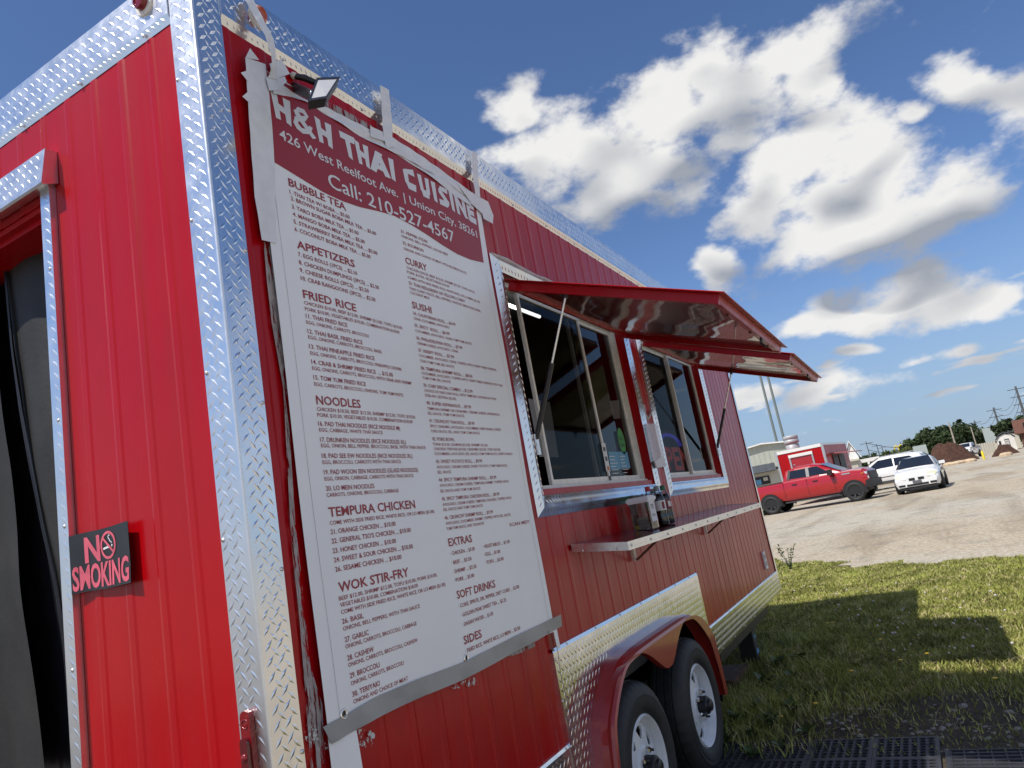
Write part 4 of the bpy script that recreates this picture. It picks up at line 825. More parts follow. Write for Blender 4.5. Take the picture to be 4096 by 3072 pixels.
# brush-style heading letters drawn as wedge strokes in a unit box
def Q(*p): return p
LET = {'H': [Q((.0, 1.02), (.26, .97), (.30, .0), (.10, -.02)), Q((.66, 1.0), (.97, 1.03), (.90, -.04), (.70, .02)), Q((.2, .62), (.75, .55), (.75, .36), (.2, .40))],
 'T': [Q((-.02, .99), (1.04, 1.05), (.98, .80), (.02, .77)), Q((.38, .82), (.64, .82), (.66, -.04), (.46, .02))],
 'A': [Q((.36, 1.03), (.66, 1.0), (.26, -.04), (.0, .0)), Q((.42, .95), (.66, 1.0), (1.02, .0), (.76, -.03)), Q((.2, .40), (.82, .36), (.86, .18), (.16, .20))],
 'I': [Q((.10, 1.0), (.90, 1.03), (.78, -.04), (.20, .02))],
 'C': [Q((.10, .86), (.95, 1.03), (1.0, .76), (.30, .74)), Q((.02, .80), (.34, .95), (.30, .10), (.06, .20)), Q((.05, .22), (.30, .25), (.98, .26), (.90, -.02), (.25, -.03))],
 'U': [Q((.0, 1.0), (.28, 1.03), (.32, .15), (.08, .2)), Q((.70, .99), (.98, 1.03), (.92, .2), (.68, .2)), Q((.08, .26), (.92, .26), (.78, -.03), (.22, -.04))],
 'S': [Q((.08, .74), (.30, 1.0), (.98, 1.02), (.95, .78), (.36, .78)), Q((.08, .80), (.34, .78), (.96, .34), (.70, .20), (.06, .60)), Q((.98, .38), (.72, .30), (.02, .24), (.02, -.02), (.74, .0), (.96, .2))],
 'N': [Q((.0, 1.0), (.24, 1.03), (.24, -.03), (.04, .0)), Q((.02, 1.02), (.30, 1.0), (.98, .02), (.72, -.02)), Q((.74, 1.02), (.98, .99), (.97, .0), (.76, .05))],
 'E': [Q((.02, 1.0), (.32, 1.0), (.32, -.02), (.04, .0)), Q((.1, 1.0), (.98, 1.03), (.94, .80), (.1, .78)), Q((.1, .62), (.84, .62), (.82, .40), (.1, .42)), Q((.1, .24), (1.0, .24), (.94, -.03), (.1, -.02))],
 '&': [Q((.10, .72), (.30, .98), (.62, 1.02), (.80, .82), (.66, .76), (.52, .84), (.34, .80), (.30, .70)), Q((.28, .80), (.08, .72), (.16, .54), (.86, -.02), (1.06, .08), (.60, .46)), Q((.70, .80), (.80, .82), (.62, .56), (.20, .36), (.06, .48)), Q((.30, .50), (.08, .42), (-.02, .20), (.12, .02), (.40, -.04), (.78, .10), (.92, .40), (.76, .42), (.62, .22), (.36, .16), (.22, .26))]}
SPOT = [('H', .243, .072), ('&', .325, .082), ('H', .424, .070), ('T', .536, .072), ('H', .614, .064), ('A', .686, .086), ('I', .786, .026), ('C', .866, .068), ('U', .958, .066), ('I', 1.042, .026), ('S', 1.084, .068), ('I', 1.166, .026), ('N', 1.208, .078), ('E', 1.302, .062)]
for ch, x, w in SPOT:
    mb = MB()
    for k, q in enumerate(LET[ch]):
        cx_ = sum(p[0] for p in q) / len(q); cy_ = sum(p[1] for p in q) / len(q); gx, gy = (1.38, 1.02) if max(p[1] for p in q) - min(p[1] for p in q) > .6 else (1.03, 1.30)
        if ch == '&' or ch == 'S': gx, gy = 1.10, 1.12
        q = [(cx_ + (a - cx_) * gx, cy_ + (b - cy_) * gy) for a, b in q]
        mb.poly([bp(x + a * w, 2.718 + b * .082, .0018 + .00012 * k) for a, b in reversed(q)])
    mb.build('heading_letter', 'print_white', BN)
mb = MB(); put_text(mb, '426 West Reelfoot Ave.', lambda a, b: bp(a, b, .0018), .254, 2.652, .555, .034, 0, .01, 3); tag(mb.build('address_lettering', 'print_white', BN), kind='stuff'); mb = MB(); put_text(mb, '| Union City, 38261', lambda a, b: bp(a, b, .0018), .842, 2.650, .507, .034, 0, .01, 3); tag(mb.build('address_lettering', 'print_white', BN), kind='stuff')
mb = MB(); put_text(mb, 'Call: 210-527-4567', lambda a, b: bp(a, b, .0018), .445, 2.567, .70, .052, 0, .008, 3); tag(mb.build('phone_lettering', 'print_white', BN), kind='stuff')
CAPS = {'H': (.0255, .018), 'I': (.0132, .010), 'S': (.0108, .006), 'h': (.0255, .018), 'i': (.0122, .008), 's': (.0100, .004), 'e': (.0122, .008), 'q': (.0128, .008)}
mb = None
for row in MENU:
    c, t, x, z, w = row.split('|'); x, z, w = float(x), float(z), float(w)
    if c in 'Hhq' or mb is None:
        if mb: tag(mb.build('section_lettering', 'print_text', BN), kind='stuff')
        mb = MB()
    cap, bd = CAPS[c]; put_text(mb, t, lambda a, b: bp(a, b, .0012), x, z, w, cap, 0, bd, 2)
tag(mb.build('section_lettering', 'print_text', BN), kind='stuff')
# eyelets along the lower edge
for u, v in (q1(620, 305), q8(1245, 870)):
    p = onY(u, v, -.014); mb = MB(); mb.lathe([(.0075, .0), (.0095, .003), (.0125, .0015), (.013, 0)], o=bp(p[0], p[2], .001), axis=(0, -1, 0), n=18); mb.lathe([(.0075, .0004), (.0005, .0004)], o=bp(p[0], p[2], .001), axis=(0, -1, 0), n=18, m=1); mb.build('eyelet', ('chrome', 'print_black'), BN)
# tapes
def tape(nm, mat, px, d, lab=None, bow=None):
    mb = MB(); P = [onY(u, v, -.012) for u, v in px]; mb.prism([(p[0], p[2]) for p in P], lambda a, b, q: bp(a, b, d + q - (0 if bow is None else 0)), 0, .0006); return mb.build(nm, mat, BN)
def strip(nm, mat, A, B, d, wig=.002, n=40, dfn=None):
    """tape between two polylines of pixels given at equal stations"""
    A = [onY(u, v, -.012) for u, v in A]; B = [onY(u, v, -.012) for u, v in B]
    def pt(Ls, t): k = min(int(t * (len(Ls) - 1)), len(Ls) - 2); f = t * (len(Ls) - 1) - k; return Ls[k] * (1 - f) + Ls[k + 1] * f
    mb = MB(); mb.sheet(lambda s, t: bp(*(lambda p: (p[0], p[2]))(pt(A, s) * (1 - t) + pt(B, s) * t), d + wig * math.sin(s * 31 + t * 2) + (dfn(s, t) if dfn else 0)), n, 5); return mb.build(nm, mat, BN)
strip('grey_duct_tape', 'tape_grey', [z8(400, 1340), z8(520, 1275), z8(760, 1140), z8(1100, 980), z8(1380, 870), z8(1700, 700), z8(1900, 590), z8(2105, 470)], [z8(333, 1215), z8(520, 1120), z8(740, 990), z8(1050, 860), z8(1400, 730), z8(1680, 590), z8(1900, 480), z8(2090, 385)], .004, .0022)
tape('glue_patch', 'residue', [q1(1200, 285), q1(1430, 150), q1(1630, 75), q1(1635, 130), q1(1460, 215), q1(1320, 265)], -.003)
strip('white_tape', 'tape_white', [z5(155, 465), z5(180, 820), z5(205, 1120), z6(222, 60), z6(275, 385)], [z5(320, 520), z5(356, 800), z5(392, 1200), z6(372, 60), z6(377, 412)], .002, .0006)
strip('white_tape', 'tape_white', [z5(330, 620), z5(520, 725), z5(700, 830), z5(900, 930), z5(1100, 1045), z5(1300, 1150), z5(1500, 1270), z5(1700, 1400), z5(1850, 1500), z5(2010, 1590)], [z5(380, 760), z5(520, 775), z5(680, 835), z5(850, 945), z5(1000, 1035), z5(1190, 1150), z5(1400, 1260), z5(1600, 1400), z5(1800, 1550), z5(1960, 1660)], .004, .003)
strip('white_tape', 'tape_white', [z5(690, 800), z5(880, 890), z5(1100, 1000), z5(1290, 1110)], [z5(700, 850), z5(880, 950), z5(1080, 1060), z5(1280, 1180)], .0015, .001)
strip('white_tape', 'tape_white', [z5(1300, 1090), z5(1515, 1225), z5(1700, 1360), z5(1990, 1560)], [z5(1290, 1200), z5(1480, 1300), z5(1680, 1420), z5(1960, 1600)], .0055, .0015)
def loose(s, t): return .035 * math.sin(math.pi * min(1, max(0, s)))
strip('white_tape', 'tape_white', [(965, 0), z5(190, 230), z5(240, 370), z5(310, 540), z5(330, 640)], [(1003, 0), z5(255, 230), z5(300, 370), z5(345, 520), z5(400, 650)], .010, .001, dfn=loose)
strip('white_tape', 'tape_white', [z5(1225, 695), z5(1240, 840), z5(1250, 980), z5(1262, 1120), z5(1285, 1190)], [z5(1300, 735), z5(1315, 870), z5(1328, 1000), z5(1332, 1130), z5(1345, 1190)], .008, .001)
strip('white_tape', 'tape_white', [z5(1968, 1215), z5(1972, 1330), z5(1980, 1450), z5(2000, 1580), z6(1840, 60)], [z5(2012, 1245), z5(2018, 1350), z5(2022, 1460), z5(2040, 1600), z6(1880, 90)], .008, .001)
tape('white_tape', 'tape_white', [z5(155, 470), z5(190, 395), z5(265, 490)], .0035)
tape('white_tape', 'tape_white', [z5(118, 590), z5(165, 575), z5(178, 665)], .0032)
tape('white_tape', 'tape_white', [z5(132, 780), z5(180, 740), z5(190, 832)], .0032)
tape('white_tape', 'tape_white', [z5(345, 520), z5(445, 482), z5(512, 600), z5(398, 640), z5(365, 590)], .0062)
tape('white_tape', 'tape_white', [z5(400, 640), z5(470, 620), z5(490, 660), z5(460, 690), z5(420, 680)], .0055)
tape('white_tape', 'tape_white', [z5(315, 640), z5(360, 590), z5(400, 650), z5(415, 735), z5(340, 738)], .0075)
tape('white_tape', 'tape_white', [z5(1162, 1018), z5(1258, 1068), z5(1275, 1142), z5(1165, 1102)], .0066)
tape('white_tape', 'tape_white', [z6(1700, -20), z6(1870, 80), z6(1925, 110), z6(1966, 212), z6(1962, 272), z6(1895, 235), z6(1885, 200), z6(1810, 130), z6(1760, 60)], .007)
strip('red_string', 'rust_brown', [q1(1795, -100), q1(1805, 0), q1(1840, 160), q1(1880, 330), q1(1950, 700), q1(2010, 1050)], [q1(1801, -100), q1(1811, 0), q1(1846, 160), q1(1886, 330), q1(1956, 700), q1(2016, 1050)], .006, .0)
strip('red_string', 'rust_brown', [q1(1870, 0), q1(1920, 200), q1(1970, 550), q1(2060, 900), q1(2130, 1150), q1(2212, 1400), q1(2290, 1800)], [q1(1878, 0), q1(1928, 200), q1(1978, 550), q1(2068, 900), q1(2138, 1150), q1(2220, 1400), q1(2298, 1800)], .008, .0)
# ================================================================ NO SMOKING SIGN
NS = empty('warning_sign', (-.018, .672, 1.474), 0, 'small black and pink NO SMOKING sign curling off the rear wall beside the doorway', 'sign')
N0 = np.array((-.006, .68, 1.478))
SW, SH = .258, .156
def sg(a, b, d=0.0):                       # a: right, b: up (0..1 of the sheet)
    curl = .009 * max(0, a - .35) ** 2 / .42 + .010 * max(0, .30 - b) * a - .010 * min(1, a * 4)
    return (.002 - curl - d, -a * SW, b * SH + .001 * math.sin(a * 8))
mb = MB(); mb.sheet(lambda s, t: sg(s, t), 16, 10); mb.sheet(lambda s, t: sg(1 - s, t, -.0012), 16, 10); mb.build('sheet', 'sign_black', NS)
mb = MB(); put_text(mb, 'N', lambda a, b: sg(a, b, .0009), .215, .49, .26, .43, 0, .03, 3); put_text(mb, 'SMOKING', lambda a, b: sg(a, b, .0009), .025, .055, .95, .40, 0, .028, 3); mb.build('lettering', 'sign_pink', NS)
mb = MB(); cx, cy, ra, rb = .625, .705, .135, .235
ring = [(cx + ra * k * math.cos(t), cy + rb * k * math.sin(t)) for k in (1.0, .80) for t in np.linspace(0, 2 * math.pi, 37)[:-1]]
mb.add([sg(a, b, .0012) for a, b in ring], [(i, (i + 1) % 36, (i + 1) % 36 + 36, i + 36) for i in range(36)])
mb.poly([sg(cx + a, cy + b, .0014) for a, b in ((-.105, .13), (-.085, .155), (.105, -.13), (.085, -.155))][::-1]); mb.build('prohibition_ring', 'sign_pink', NS)
mb = MB(); mb.poly([sg(cx + a, cy + b, .0011) for a, b in ((-.09, -.065), (.03, -.045), (.03, -.01), (-.09, -.03))]); mb.poly([sg(cx + a, cy + b, .0011) for a, b in ((.055, -.04), (.075, -.037), (.075, .0), (.055, -.004))])
sm = [(.065, .02), (.05, .05), (.03, .06), (.028, .09), (.012, .105), (.004, .14), (.02, .165), (.035, .15)]
for a, b in zip(sm, sm[1:]):
    t = np.array(b) - np.array(a); n_ = np.array((-t[1], t[0])); n_ = n_ / np.linalg.norm(n_) * .006; mb.poly([sg(cx + q[0], cy + q[1], .0011) for q in (np.array(a) - n_, np.array(b) - n_, np.array(b) + n_, np.array(a) + n_)])
mb.build('cigarette_mark', 'print_white', NS)
# ================================================================ THINGS ON THE SHELF
def shelf_at(y): return ZI + (ZO - ZI) * (-y / SD) + .0015
TX, TY = 2.365, -.158; tz = shelf_at(-.11)
TJ = empty('tip_box', (TX, TY, tz), 0, 'clear plastic tip box with white lid and handwritten TIPS note on the serving shelf', 'tip box')
mb = MB(); w, d, h = .112, .098, .135
mb.box(0, w, 0, d, 0, .002); mb.box(0, w, 0, .0015, .002, h); mb.box(0, w, d - .0015, d, .002, h); mb.box(0, .0015, .0015, d - .0015, .002, h); mb.box(w - .0015, w, .0015, d - .0015, .002, h); mb.build('clear_body', 'clear_plastic', TJ)
mb = MB(); mb.box(-.005, w + .005, -.005, d + .005, h, h + .008); mb.box(-.010, w + .010, -.010, d + .010, h + .008, h + .024); mb.box(-.004, w + .004, -.004, d + .004, h + .024, h + .030); mb.build('lid', 'lid_white', TJ)
mb = MB(); mb.box(.02, .108, -.0014, -.0004, .034, h); put_text(mb, 'TIPS', lambda a, b: (a, -.0018, b), .034, .096, .052, .026, 1); put_text(mb, 'Thank you :)', lambda a, b: (a, -.0018, b), .030, .062, .062, .012, 1); mb.build('tips_note', ('paper', 'ink'), TJ)
mb = MB(); mb.sheet(lambda s, t: (.004 + .003 * math.sin(t * 5), .012 + s * .06, .004 + t * .055), 6, 6); mb.build('banknote', 'banknote', TJ)
mb = MB(); mb.sheet(lambda s, t: (.010 + s * .07, .035 + .01 * t + .006 * math.sin(s * 6), .004 + t * .05), 6, 6); mb.build('banknote', 'banknote', TJ)
mb = MB(); mb.lathe([(.001, -.0006), (.011, -.0006), (.011, 0), (.001, 0)], o=(.003, .080, .016), axis=(1, 0, 0), n=18); mb.build('yellow_token', 'tag_yellow', TJ)
def bottle(x, y, cap, liquid, fill, lab, labcol, label, sc=1.0):
    b = empty('soda_bottle', (x, y, shelf_at(y)), random.random() * .5, label, 'bottle', 'soda bottles on the shelf'); b.scale = (sc, sc, sc)
    pr = [(.0005, .002), (.026, 0), (.031, .006), (.031, .05), (.028, .066), (.031, .082), (.031, .135), (.024, .160), (.0135, .182), (.0125, .196)]
    MB().lathe(pr, n=24).build('bottle_wall', 'bottle_clear', b)
    if fill: MB().lathe([(r * .94, h) for r, h in pr if h <= fill] + [(.001, min(fill, .18))], n=20).build('drink', liquid, b)
    MB().lathe([(.0005, .212), (.014, .212), (.0148, .208), (.0148, .192), (.0155, .190), (.0155, .186)], n=20).build('cap', cap, b)
    c = MB(); c.lathe([(.0317, .080), (.0317, .132)], n=28)
    if labcol:
        for t0, ww, z0, z1 in labcol: c.sheet(lambda s, t: (.0322 * math.cos(t0 + s * ww), .0322 * math.sin(t0 + s * ww), z0 + (z1 - z0) * t), 8, 1, 1)
    c.build('wrap_label', lab, b); return b
def bx_(px, y): return float(onY(1900 + k2 * px[0], 1400 + k2 * px[1], y)[0])
bottle(bx_((1525, 1225), -.07), -.07, 'cap_red', 'cola', 0, ('label_green', 'label_white'), None, 'clear soda bottle with a red cap, half hidden behind the tip box', 1.0)
bottle(bx_((1603, 1220), -.13), -.13, 'cap_grey', 'cola', .172, ('label_white', 'label_maroon'), [(3.6, .5, .088, .125), (4.5, .5, .085, .110)], 'dark cola bottle with grey cap and white label beside the tip box', 1.0)
bottle(bx_((1575, 1245), -.055), -.055, 'cap_grey', 'cola', .0, ('label_white', 'label_maroon'), None, 'empty soda bottle with grey cap standing behind the others', .93)
bottle(bx_((1657, 1215), -.12), -.12, 'cap_green', 'cola', .165, ('label_maroon', 'label_white'), [(3.8, .55, .092, .122), (4.6, .4, .09, .12)], 'dark soda bottle with green cap and maroon label, farthest from the tip box', 1.0)
# ================================================================ GROUND
def ground_mat(name, c1, c2, c3, s1, s2, s3, bump=.5, rough=.95, dist=.01):
    m = bpy.data.materials.new(name); m.use_nodes = True; nt = m.node_tree; N = nt.nodes; Lk = nt.links; b = N['Principled BSDF']; b.inputs['Roughness'].default_value = rough; b.inputs['Specular IOR Level'].default_value = .2
    geo = N.new('ShaderNodeNewGeometry')
    def nz(sc, det, r=.6):
        n = N.new('ShaderNodeTexNoise'); n.inputs['Scale'].default_value = sc; n.inputs['Detail'].default_value = det; n.inputs['Roughness'].default_value = r; Lk.new(geo.outputs['Position'], n.inputs['Vector']); return n.outputs[0]
    def ramp(x, a, b_):
        r = N.new('ShaderNodeMapRange'); Lk.new(x, r.inputs[0]); r.inputs[1].default_value = a; r.inputs[2].default_value = b_; return r.outputs[0]
    def mix(f, a, c):
        x = N.new('ShaderNodeMix'); x.data_type = 'RGBA'; Lk.new(f, x.inputs['Factor'])
        for s_, v in (('A', a), ('B', c)):
            if isinstance(v, tuple): x.inputs[s_].default_value = (*v, 1)
            else: Lk.new(v, x.inputs[s_])
        return x.outputs['Result']
    g = nz(s3, 3, .75); big = mix(ramp(nz(s1, 4), .40, .62), c1, c2); fin = mix(ramp(g, .38, .70), big, c3); fin2 = mix(ramp(nz(s2, 3), .52, .72), fin, tuple(x * .80 for x in c1))
    vmn = N.new('ShaderNodeVectorMath'); vmn.operation = 'MULTIPLY'; vmn.inputs[1].default_value = (.10, .85, 1); Lk.new(geo.outputs['Position'], vmn.inputs[0]); tn = N.new('ShaderNodeTexNoise'); tn.inputs['Scale'].default_value = 1.0; tn.inputs['Detail'].default_value = 3; tn.inputs['Distortion'].default_value = .6; Lk.new(vmn.outputs[0], tn.inputs['Vector'])
    mm = N.new('ShaderNodeMix'); mm.data_type = 'RGBA'; mm.blend_type = 'MULTIPLY'; Lk.new(ramp(tn.outputs[0], .50, .66), mm.inputs['Factor']); Lk.new(fin2, mm.inputs['A']); mm.inputs['B'].default_value = (.78, .75, .72, 1); fin2 = mm.outputs['Result']
    Lk.new(fin2, b.inputs['Base Color']); bu = N.new('ShaderNodeBump'); bu.inputs['Strength'].default_value = bump; bu.inputs['Distance'].default_value = dist; Lk.new(g, bu.inputs['Height']); Lk.new(bu.outputs[0], b.inputs['Normal']); MT[name] = m
ground_mat('gravel', (.385, .35, .285), (.36, .275, .175), (.60, .56, .47), .11, 1.3, 13, bump=.9, dist=.03)
ground_mat('yard', (.085, .080, .085), (.11, .10, .095), (.15, .14, .13), .5, 2.0, 40)
ground_mat('turf', (.10, .092, .036), (.14, .125, .05), (.17, .145, .075), 1.1, 4.0, 60)
ground_mat('soil', (.060, .047, .034), (.085, .068, .048), (.13, .11, .085), 1.6, 5.0, 55)
mb = MB(); mb.quad((-600, -1200, 0), (1800, -1200, 0), (1800, 1200, 0), (-600, 1200, 0)); tag(mb.build('ground', 'gravel'), kind='structure')
mb = MB(); mb.quad((-9, -1.6, .004), (.55, -1.6, .004), (.55, 9, .004), (-9, 9, .004)); tag(mb.build('yard_ground', 'yard'), kind='structure')
LAWN = [(.55, -2.4), (5.2, -2.35), (6.4, -2.0), (7.0, -1.95), (7.6, -2.1), (8.6, -2.5), (9.6, -2.6), (10.1, -2.0), (10.2, -1.1), (11.0, -.14), (11.9, .35), (13.0, 1.15), (15, 2.7), (16, 6), (.55, 6)]
def rough_edge(poly, amp, step, seed):
    rs = random.Random(seed); out = []
    for (a, b), (c, d) in zip(poly, poly[1:] + poly[:1]):
        n = max(1, int(math.hypot(c - a, d - b) / step))
        for i in range(n):
            t = i / n; out.append((a + (c - a) * t + rs.uniform(-amp, amp) * (i > 0), b + (d - b) * t + rs.uniform(-amp, amp) * (i > 0)))
    return out
LW = rough_edge(LAWN, .12, .20, 3)
LW2 = rough_edge(LAWN, .32, .26, 9)
mb = MB(); mb.poly([(x, y, .008) for x, y in LW]); tag(mb.build('lawn', 'turf'), kind='structure')
mb = MB(); mb.poly([(x, y, .012) for x, y in rough_edge([(2.2, -2.2), (3.9, -2.25), (4.35, -1.75), (4.05, -1.2), (3.95, -.8), (3.75, -.55), (3.6, -.3), (2.2, -.3)], .06, .15, 5)]); tag(mb.build('bare_soil', 'soil'), kind='structure')
M('grass_blade', (.285, .30, .072), .55, nz=(2.2, .42), spots=(9, .56, (.50, .44, .20)), spec=.25)
M('weed_leaf', (.050, .085, .022), .5, nz=(9, .35), spec=.3)
M('weed_pale', (.10, .13, .05), .5, nz=(9, .3))
M('straw', (.30, .25, .13), .7)
M('petal_yellow', (.75, .50, .02), .5); M('clover_white', (.62, .58, .52), .7); M('pebble', (.26, .24, .21), .8, nz=(30, .4))
def in_poly(x, y, P):
    c = np.zeros(len(x), bool); n = len(P)
    for i in range(n):
        (x1, y1), (x2, y2) = P[i], P[(i + 1) % n]
        k = ((y1 > y) != (y2 > y)) & (x < (x2 - x1) * (y - y1) / (y2 - y1 + 1e-12) + x1); c ^= k
    return c
def grass(name, n, x0, x1, y0, y1, dens, hfn, seed, label, mat='grass_blade', poly=None):
    rg = np.random.default_rng(seed); x = rg.uniform(x0, x1, n); y = rg.uniform(y0, y1, n); keep = rg.random(n) < dens(x, y)
    if poly is not None: keep &= in_poly(x, y, poly)
    x, y = x[keep], y[keep]; n = len(x); d = np.hypot(x - CAM[0], y - CAM[1]); h = hfn(x, y) * rg.uniform(.45, 1.25, n); w = (.0013 + .00040 * d) * rg.uniform(.7, 1.3, n)
    a = rg.uniform(0, 2 * np.pi, n); lean = h * rg.uniform(.2, 1.1, n); b = rg.uniform(0, 2 * np.pi, n); z = np.full(n, .006)
    V = np.empty((n, 5, 3)); cx, sx = np.cos(a), np.sin(a); lx, ly = np.cos(b) * lean, np.sin(b) * lean
    V[:, 0] = np.stack([x - cx * w, y - sx * w, z], 1); V[:, 1] = np.stack([x + cx * w, y + sx * w, z], 1)
    V[:, 2] = np.stack([x + cx * w * .8 + lx * .35, y + sx * w * .8 + ly * .35, z + h * .6], 1); V[:, 3] = np.stack([x - cx * w * .8 + lx * .35, y - sx * w * .8 + ly * .35, z + h * .6], 1); V[:, 4] = np.stack([x + lx, y + ly, z + h * .95], 1)
    i = np.arange(n)[:, None] * 5; F = np.concatenate([i + [0, 1, 2], i + [0, 2, 3], i + [3, 2, 4]], 0)
    me = bpy.data.meshes.new(name); me.vertices.add(n * 5); me.vertices.foreach_set('co', V.ravel()); me.loops.add(len(F) * 3); me.loops.foreach_set('vertex_index', F.ravel().astype(np.int32)); me.polygons.add(len(F)); me.polygons.foreach_set('loop_start', np.arange(0, len(F) * 3, 3, dtype=np.int32)); me.update(calc_edges=True); me.materials.append(MT[mat])
    o = bpy.data.objects.new(name, me); COL.objects.link(o); return tag(o, label, 'grass', None, 'stuff')
def nfield(x, y): return .5 + .5 * np.sin(x * 2.3 + np.sin(y * 3.1)) * np.sin(y * 2.7 + np.sin(x * 1.9))
def dlawn(x, y):
    near = np.clip((x - 3.55 - .25 * np.sin(y * 9) + .35 * (y + 1.2)) / 1.0, .16, 1); under = np.where((x < 6.1) & (y > .25), .18, 1.0); return near * under * (.65 + .35 * nfield(x, y)) * np.clip(9.0 / (x + .5), .45, 1)
grass('lawn_grass', 380000, 3.0, 14.5, -2.6, 3.0, dlawn, lambda x, y: .028 + .024 * nfield(x * .7, y) + np.where((y > -.55) & (x < 6.3), .05, 0), 4, 'short dry and green grass beside the near trailer', poly=LW2)
grass('roadside_grass', 5000, 35.2, 41, 4.6, 7.4, lambda x, y: np.where(np.hypot((x - 37.5) / 2.5, (y - 6.2) / 1.1) < 1, .9, .04), lambda x, y: .22 + 0 * x, 8, 'patch of tall green grass behind the red pickup', mat='weed_pale')
# leafy weeds along the skirt and wheels
lf = MB(); n = 6; rows = []
for i in range(n + 1):
    t = i / n; wd = .030 * math.sin(math.pi * min(1, t ** .75 * .98 + .02)) + .002; rows.append([(t * .13, -wd, .018 * math.sin(t * 2.6) + wd * .35), (t * .13, 0, .018 * math.sin(t * 2.6)), (t * .13, wd, .018 * math.sin(t * 2.6) + wd * .35)])
lf.add([p for r in rows for p in r], [(i * 3 + k, i * 3 + 3 + k, i * 3 + 4 + k, i * 3 + 1 + k) for i in range(n) for k in (0, 1)], 0, True); LEAF = lf.mesh('leaf', ('weed_leaf',)); LEAF2 = lf.mesh('leaf', ('weed_pale',))
rs = random.Random(11)
spots = [(2835, 3020), (2900, 2985), (2960, 2900), (3010, 2960), (3040, 2840), (3090, 2910), (3060, 2750), (3130, 2790), (3110, 2680), (3180, 2850), (3180, 2730), (3230, 2940), (3060, 2610), (3140, 2600), (3250, 2800), (3010, 3040), (3130, 3000), (3215, 2650)]
where = ['by the far wheel', 'just right of the far wheel hub', 'in the dark under the skirt', 'above the perforated mats']
for i, (u, v) in enumerate(spots):
    p = onZ(u, v, .01); sz = rs.uniform(.5, .95)
    wd = empty('broadleaf_weed', tuple(p), rs.random() * 6, 'low broad-leaved green weed growing in the shade beside the near trailer wheels', 'weed', 'weeds beside the trailer wheels')
    for k in range(rs.randint(8, 12)):
        t = 2 * math.pi * k / 7 + rs.random() * .6; s = sz * rs.uniform(.6, 1.1); inst('leaf', LEAF if rs.random() < .75 else LEAF2, wd, (.01 * math.cos(t), .01 * math.sin(t), .004 + .02 * rs.random()), (rs.uniform(-.3, .3), rs.uniform(-1.0, -.15), t), (s, s, s))
for i, (u, v) in enumerate([(3131, 2344), (3318, 2530), (3330, 2520), (3540, 2604), (3608, 2690), (3730, 2662), (3992, 2760), (3135, 2902), (3425, 2742), (3270, 2870)]):
    p = onZ(u, v, .008); h = rs.uniform(.05, .10); d = empty('dandelion', tuple(p), rs.random() * 6, 'yellow dandelion flower standing in the grass beside the near trailer', 'flower', 'dandelions in the grass')
    MB().tube([(0, 0, 0), (.006, 0, h * .5), (.012, .004, h)], .0022, 5).build('stem', 'weed_pale', d); f = MB(); f.lathe([(.001, -.004), (.008, 0), (.016, .005), (.012, .008), (.001, .009)], o=(.012, .004, h), n=12); f.build('flower_head', 'petal_yellow', d)
mb = MB()
for i in range(60):
    u, v = rs.uniform(3150, 4050), rs.uniform(2330, 2620); p = onZ(u, v, .045 + rs.random() * .02); r = rs.uniform(.007, .013); mb.lathe([(.001, -r * .7), (r * .8, -r * .3), (r, .2 * r), (r * .6, r * .8), (.001, r)], o=tuple(p), n=6)
tag(mb.build('clover_heads', 'clover_white'), 'small white clover heads scattered through the grass', 'flowers', None, 'stuff')
mb = MB()
for i in range(70):
    u, v = rs.uniform(3150, 4000), rs.uniform(2560, 2960); p = onZ(u, v, .01); a = rs.random() * 6.28; l = rs.uniform(.06, .16); hz = rs.uniform(.01, .12)
    mb.tube([p, p + np.array((math.cos(a) * l * .5, math.sin(a) * l * .5, hz * .7)), p + np.array((math.cos(a) * l, math.sin(a) * l, hz))], .0016, 4, caps=False)
tag(mb.build('dry_stalks', 'straw'), 'thin dry stalks lying in the shaded grass', 'grass', None, 'stuff')
mb = MB()
for i in range(130):
    u, v = rs.uniform(3300, 4096), rs.uniform(2820, 3020); p = onZ(u, v, .012); r = rs.uniform(.005, .02) * (1 if rs.random() < .85 else 1.5)
    mb.lathe([(.001, -r * .4), (r, -r * .1), (r * .85, r * .3), (.001, r * .45)], o=tuple(p), axis=(rs.uniform(-.2, .2), rs.uniform(-.2, .2), 1), n=7)
tag(mb.build('pebbles', 'pebble'), 'pale pebbles in the bare soil behind the mats', 'stones', None, 'stuff')
# tall weed where the lawn meets the lot
p = onZ(3165, 2285, .0); tw = empty('tall_weed', tuple(p), 0, 'tall thin leafy weed at the edge of the gravel lot beyond the trailer corner', 'weed')
for k in range(5):
    a = k * 1.3; st = [(0, 0, 0), (.05 * math.cos(a), .05 * math.sin(a), .18), (.16 * math.cos(a), .16 * math.sin(a), .36 + .05 * k % .13)]
    MB().tube(st, [.006, .005, .002], 5).build('stem', 'weed_pale', tw)
    for j in range(9):
        t = .2 + .09 * j; q = np.array(st[2]) * t; inst('leaf', LEAF2, tw, tuple(q), (rs.uniform(-.5, .5), rs.uniform(-.8, .2), rs.random() * 6.28), (.5, .5, .5))
